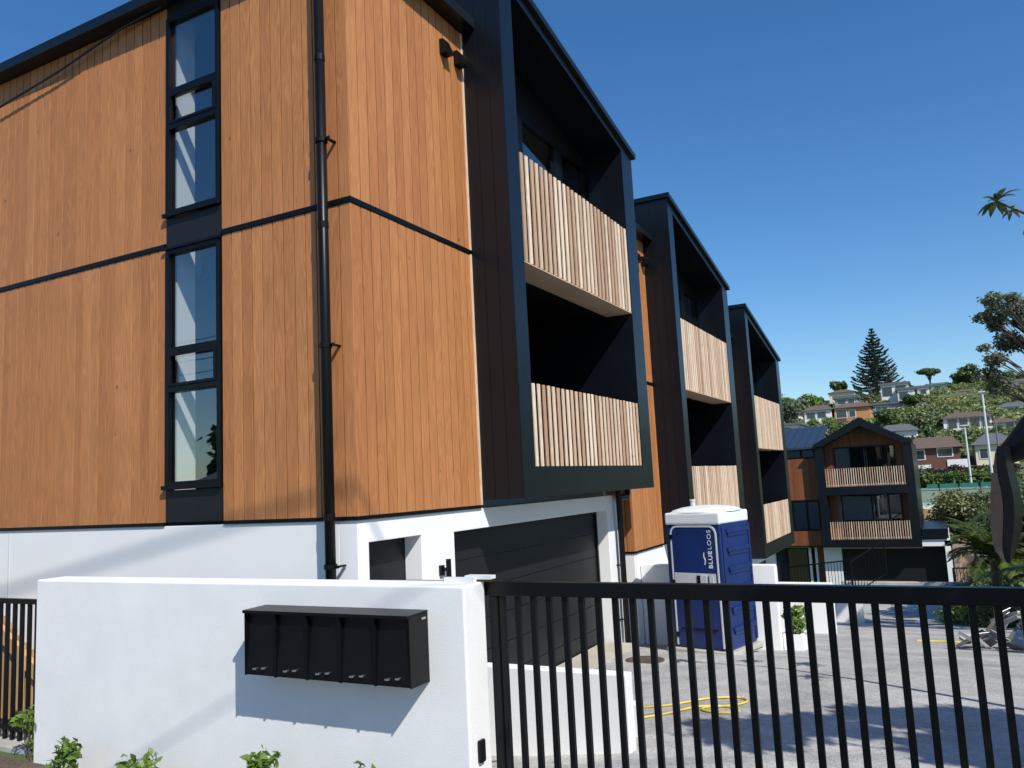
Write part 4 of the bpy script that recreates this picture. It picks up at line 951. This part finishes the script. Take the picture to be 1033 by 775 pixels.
# ------------------------------------------------------------------ near trees on the right (they shade the drive)
def big_tree(name,loc,H,blobs,n,leaf,m,label,seed,limbs=True,shell=.35,tr=.16):
    t=thing(name,label,'tree',loc); v,r=leaf_arrays(blobs,n,leaf,seed,shell=shell,flat=.3); obj('crown',leaf_mesh('crown',v,r,m),t)
    s=MB(); s.tube([(0,0,-.2),(.06,.03,H*.25),(-.03,.08,H*.55),(.05,0,H*.85)],[tr,tr*.8,tr*.55,tr*.2],10)
    for b in (blobs[:10]+blobs[-20:] if len(blobs)>40 else blobs[:14]):
        z0=min(b[2]*.6,H*.7); s.tube([(0,.04,z0),(b[0]*.45,b[1]*.45,z0+(b[2]-z0)*.6),(b[0],b[1],b[2])],[tr*.2,tr*.1,.008],6)
        for k in range(4):
            a=random.uniform(0,6.28); s.tube([(b[0]*.7,b[1]*.7,z0+(b[2]-z0)*.8),(b[0]+math.cos(a)*b[3]*.8,b[1]+math.sin(a)*b[4]*.8,b[2]+random.uniform(-.3,.6)*b[5])],[.014,.005],4)
    s.build('trunk','bark',t); return t
# tree whose crown shows at the right edge (about 20 m away)
def rb(seed,n,cx,cy,cz,rx,ry,rz,s0,s1):
    rg=random.Random(seed); o=[]
    for k in range(n):
        a=rg.uniform(0,6.28); e=rg.uniform(-1,1); rr=rg.uniform(.4,1); c=math.sqrt(1-e*e)
        s=rg.uniform(s0,s1); o.append((cx+rx*rr*c*math.cos(a),cy+ry*rr*c*math.sin(a),cz+rz*rr*e,s,s,s*.6))
    return o
T1=(3.3,21,gz(3.3,21)); z=T1[2]
bl=rb(1,66,.35,0,-z+2.7,2.1,2.2,1.9,.16,.36)
bl+=rb(6,14,-1.7,0,-z+3.3,.5,1.0,.5,.12,.24)
bl+=[(-2.15,-.5,3.15-z,.22,.25,.10),(-1.9,-.4,3.05-z,.25,.3,.14),(-2.2,-.6,2.45-z,.14,.2,.08),(-2.0,-.3,2.2-z,.25,.3,.16),(-2.15,-.2,1.9-z,.28,.3,.18),(-2.0,0,1.6-z,.28,.3,.2),(-1.7,0,2.6-z,.3,.4,.25)]
big_tree('garden_tree',T1,5.6,bl,46000,.045,'leafD','loose olive leaved tree reaching in from the right edge',71,shell=.08)
# tall branch with a rosette of leaves: schefflera like
def rosette_tree():
    p=(1.25,8,gz(1.25,8)); t=thing('rosette_tree','slender branch ending in a drooping rosette of leaves at the upper right','tree',p)
    tip=Vector((.66,8,2.22))-Vector(p); s=MB()
    s.tube([(0,0,-.1),(.1,.1,1.6),(.25,.05,2.9),(.2,0,3.7),(-.15,0,4.05),tuple(tip)],[.05,.045,.035,.028,.018,.009],8); 
    s.tube([tuple(tip+Vector((.20,0,-.22))),tuple(tip+Vector((.16,0,-.32))),tuple(tip+Vector((.22,0,-.36)))],.006,5)
    s.build('trunk','bark',t); V=[];Rr=[]; rg=random.Random(2)
    def ros(c,n,L):
        for k in range(n):
            a=k*2.4; el=rg.uniform(-.35,.9); d=Vector((math.cos(a)*math.cos(el),math.sin(a)*math.cos(el),math.sin(el))); l=L*rg.uniform(.7,1.1)
            sd=d.cross(Vector((0,0,1))).normalized()*l*.14; p0=c.copy(); 
            for q in range(5):
                p1=p0+d*l/5; w0=math.sin(math.pi*(q/5*.9+.08)); w1=math.sin(math.pi*((q+1)/5*.9+.08)); V.extend([p0-sd*w0,p1-sd*w1,p1+sd*w1,p0+sd*w0]); Rr.append(rg.random()); p0=p1; d=(d+Vector((0,0,-.28))).normalized()
    ros(tip,16,.20); ros(tip+Vector((.1,0,-.1)),7,.12)
    for c in ((.25,.1,4.4),(.6,.3,4.0),(.4,-.4,3.6)): ros(Vector(c),12,.22)
    obj('crown',leaf_mesh('crown',np.array([tuple(v) for v in V]),np.array(Rr),'leafB'),t)
rosette_tree()
# street-side trees right of the view: only their shade falls on the drive
for k,(x,y,H,seed,n,lab_) in enumerate(((4.5,4.4,6.0,5,8000,'broad tree beside the gate that shades the drive'),(4.5,2.5,5.6,15,4200,'slender sparse tree just right of the gate'),(7.6,12.5,6.0,8,7000,'tree on the right boundary halfway down the drive'),(7.5,24,5.5,9,8000,'tree on the right boundary near the end of the drive'))):
    p=(x,y,gz(x,y)); bl=rb(seed,24,0,0,H-1.2,2.9,1.25,.8,.2,.45)
    big_tree('boundary_tree',p,H,bl,n,.11,'leafB',lab_,80+k,shell=.3)
# ------------------------------------------------------------------ across the street (seen only as reflections)
for k,(x,y,s,i) in enumerate(((-20,-20,1.3,1),(-27,-24,1.5,0),(-13,-22,1.2,2),(-34,-21,1.4,4),(-6,-24,1.3,0),(3,-22,1.5,1),(12,-20,1.4,2))):
    t=thing('street_tree',['dark','bright','olive','tall dark','fresh','deep green','dull'][k]+' green tree standing across the street','tree',(x,y,gz(x,y)),k); t.scale=(s*.8,s*.8,s*.62); obj('crown',CM[i],t); obj('trunk',TM[kinds[i][0]],t)
def street_house(x,y):
    h=thing('street_house','white bungalow across the street, seen reflected in the slit window','house',(x,y,-1.95)); m=MB(); m.box(x-5,x+5,y-7,y,-1.96,.9); part(m,'wall','h_white',h)
    m=MB(); m.add([(x-5.5,y+.5,.9),(x+5.5,y+.5,.9),(x+5.5,y-7.5,.9),(x-5.5,y-7.5,.9),(x-3,y-3.5,2.9),(x+3,y-3.5,2.9)],[(0,1,5,4),(1,2,5),(2,3,4,5),(3,0,4),(3,2,1,0)]); part(m,'roof','r_grey',h)
    for a in (-3.5,0.5,2.8):
        f=MB(); f.box(x+a,x+a+1.4,y+.01,y+.06,-.9,.4); part(f,'window','win',h)
street_house(-24,-15)
# ------------------------------------------------------------------ cables
def cable(pts,rad,label,name='overhead_cable',sag=0):
    P=[Vector(p) for p in pts]; out=[]
    for a,b in zip(P[:-1],P[1:]):
        for k in range(24):
            t=k/24; q=a.lerp(b,t); q.z-=sag*4*t*(1-t); out.append(q)
    out.append(P[-1]); m=MB(); m.tube(out,rad,8); tag(m.build(name,'rubber',smooth=True),label,'cable')
S=Vector((.595,-.40,.70)).normalized()
for (q1,q2,t,rad,lb) in (((-9.4,5.65,-.95),(-4.47,5.6,.06),14.,.022,'thick overhead street cable whose shadow crosses the cladding'),((-5.4,3.9,-1.9),(-3.4,3.9,-.9),10.,.008,'thin overhead street cable whose shadow crosses the letterbox wall')):
    a=Vector(q1)+S*t; b=Vector(q2)+S*t; d=(b-a).normalized(); cable([a-d*9,b+d*9],rad,lb)
for k_,(yy,zz) in enumerate(((-12,4.9),(-12.3,5.3),(-11.8,5.7),(-12,6.6))):
    cable([(-70,yy,zz),(-35,yy,zz),(0,yy,zz),(35,yy,zz)],.015,['lowest','second','third','topmost'][k_]+' power line strung across the street')
for k_,xx in enumerate((-70,-35,0,35)):
    t=thing('street_power_pole',['far left','left','middle','right'][k_]+' timber power pole across the street','power pole',(xx,-12.05,-1.95)); MB().tube([(0,0,0),(0,0,9)],[.16,.11],10).build('pole','polew',t); MB().box(-.06,.06,-.6,.6,8.1,8.22).build('cross_arm','polew',t)
cable([(-11.0,5.50,4.60),(-9.79,5.53,4.92),(-8.68,5.53,5.04),(-7.57,5.53,5.22),(-6.9,5.55,5.285)],.013,'thin black service cable looping below the eave')
# ------------------------------------------------------------------ vehicle mirror at the right edge
def mirror():
    t=thing('wing_mirror','large black vehicle mirror hanging from an arm at the right edge','mirror',(.1,1.6,-.1)); t0=Vector(t.location)
    rows=[(450,1004,1006,1019),(458,1001.5,1005,1021),(468,1000.5,1005,1022.5),(477,1000,1006,1024.5),(486,999.6,1008,1027),(496,999.2,1010.5,1029.5),(508,999,1012,1031),(522,999,1012.5,1031.5),(536,999.6,1012,1030),(548,1001.5,1011.5,1027.5),(556,1004.5,1012,1025),(563,1009.5,1013.6,1022),(568,1015.5,1016.5,1019)]
    def loft(secs,name,m,bev=.002):
        mb=MB(); n=len(secs[0]); v=[tuple(p-t0) for s_ in secs for p in s_]; K=len(secs)
        f=[(j*n+k,j*n+(k+1)%n,(j+1)*n+(k+1)%n,(j+1)*n+k) for j in range(K-1) for k in range(n)]+[tuple(range(n)),tuple(range((K-1)*n,K*n))[::-1]]
        mb.add(v,f); return mb.build(name,m,t,bevel=bev)
    loft([[at(r,y,1.556),at((r+s_)/2+1.5,y,1.553),at(s_,y,1.60),at(s_-1,y,1.66),at(l+4,y,1.66),at(l+2,y,1.612)] for y,l,r,s_ in rows],'housing','plastic',.003)
    loft([[at(r-.4,y,1.554),at(l,y,1.60),at(l+2,y,1.611),at(r-.4,y,1.566)] for y,l,r,s_ in rows[3:]],'mirror_face','mirrorface',.001)
    P=[at(1009,462,1.61),at(1015,459,1.61),at(1027,452,1.61),at(1045,432,1.60),at(1080,405,1.58)]; P=[p-t0 for p in P]; e=P[-1]
    mb=MB(); mb.tube(P+[e+Vector((.1,0,.0)),e+Vector((.14,0,-.1)),Vector((e.x+.14,e.y,-1.90+.1))],[.012,.017,.023,.027,.027,.027,.027,.027],14); mb.build('arm','plastic',t,smooth=True)
mirror()
# ------------------------------------------------------------------ camera, light, world
sc=bpy.context.scene
cam=bpy.data.cameras.new('camera'); co=bpy.data.objects.new('camera',cam); C.objects.link(co); sc.camera=co
Rm=Matrix(((RW[0,0],-RW[0,1],-RW[0,2]),(RW[1,0],-RW[1,1],-RW[1,2]),(RW[2,0],-RW[2,1],-RW[2,2])))
co.matrix_world=Rm.to_4x4(); cam.sensor_width=36; cam.lens=815.7/1033*36; cam.clip_start=.05; cam.clip_end=3000
sd=S; el=math.asin(sd.z); az=math.atan2(sd.x,sd.y)
sun=bpy.data.lights.new('sun','SUN'); sun.energy=4.8; sun.angle=R(.53); sun.color=(1,.955,.88); so=bpy.data.objects.new('sun',sun); C.objects.link(so)
so.rotation_euler=sd.to_track_quat('Z','Y').to_euler(); so.location=(10,-10,20)
w=bpy.data.worlds.new('World'); sc.world=w; w.use_nodes=True; N=w.node_tree.nodes; L=w.node_tree.links
sk=N.new('ShaderNodeTexSky'); sk.sky_type='NISHITA'; sk.sun_disc=False; sk.sun_elevation=el; sk.sun_rotation=az; sk.altitude=50; sk.air_density=1.0; sk.dust_density=.4; sk.ozone_density=1.7
hs=N.new('ShaderNodeHueSaturation'); hs.inputs['Saturation'].default_value=1.28; L.new(sk.outputs[0],hs.inputs['Color'])
mu=N.new('ShaderNodeMix'); mu.data_type='RGBA'; mu.blend_type='MULTIPLY'; mu.inputs[0].default_value=1; mu.inputs[7].default_value=(.84,.975,1.10,1); L.new(hs.outputs[0],mu.inputs[6])
bg=N['Background']; bg.inputs[1].default_value=.12; L.new(mu.outputs[2],bg.inputs[0])
sc.view_settings.view_transform='Standard'; sc.view_settings.look='None'; sc.view_settings.exposure=.1; sc.view_settings.gamma=1; sc.view_settings.use_curve_mapping=False
sc.cycles.transparent_max_bounces=16
for o in list(C.objects):
    if o.name.startswith('_'): pass
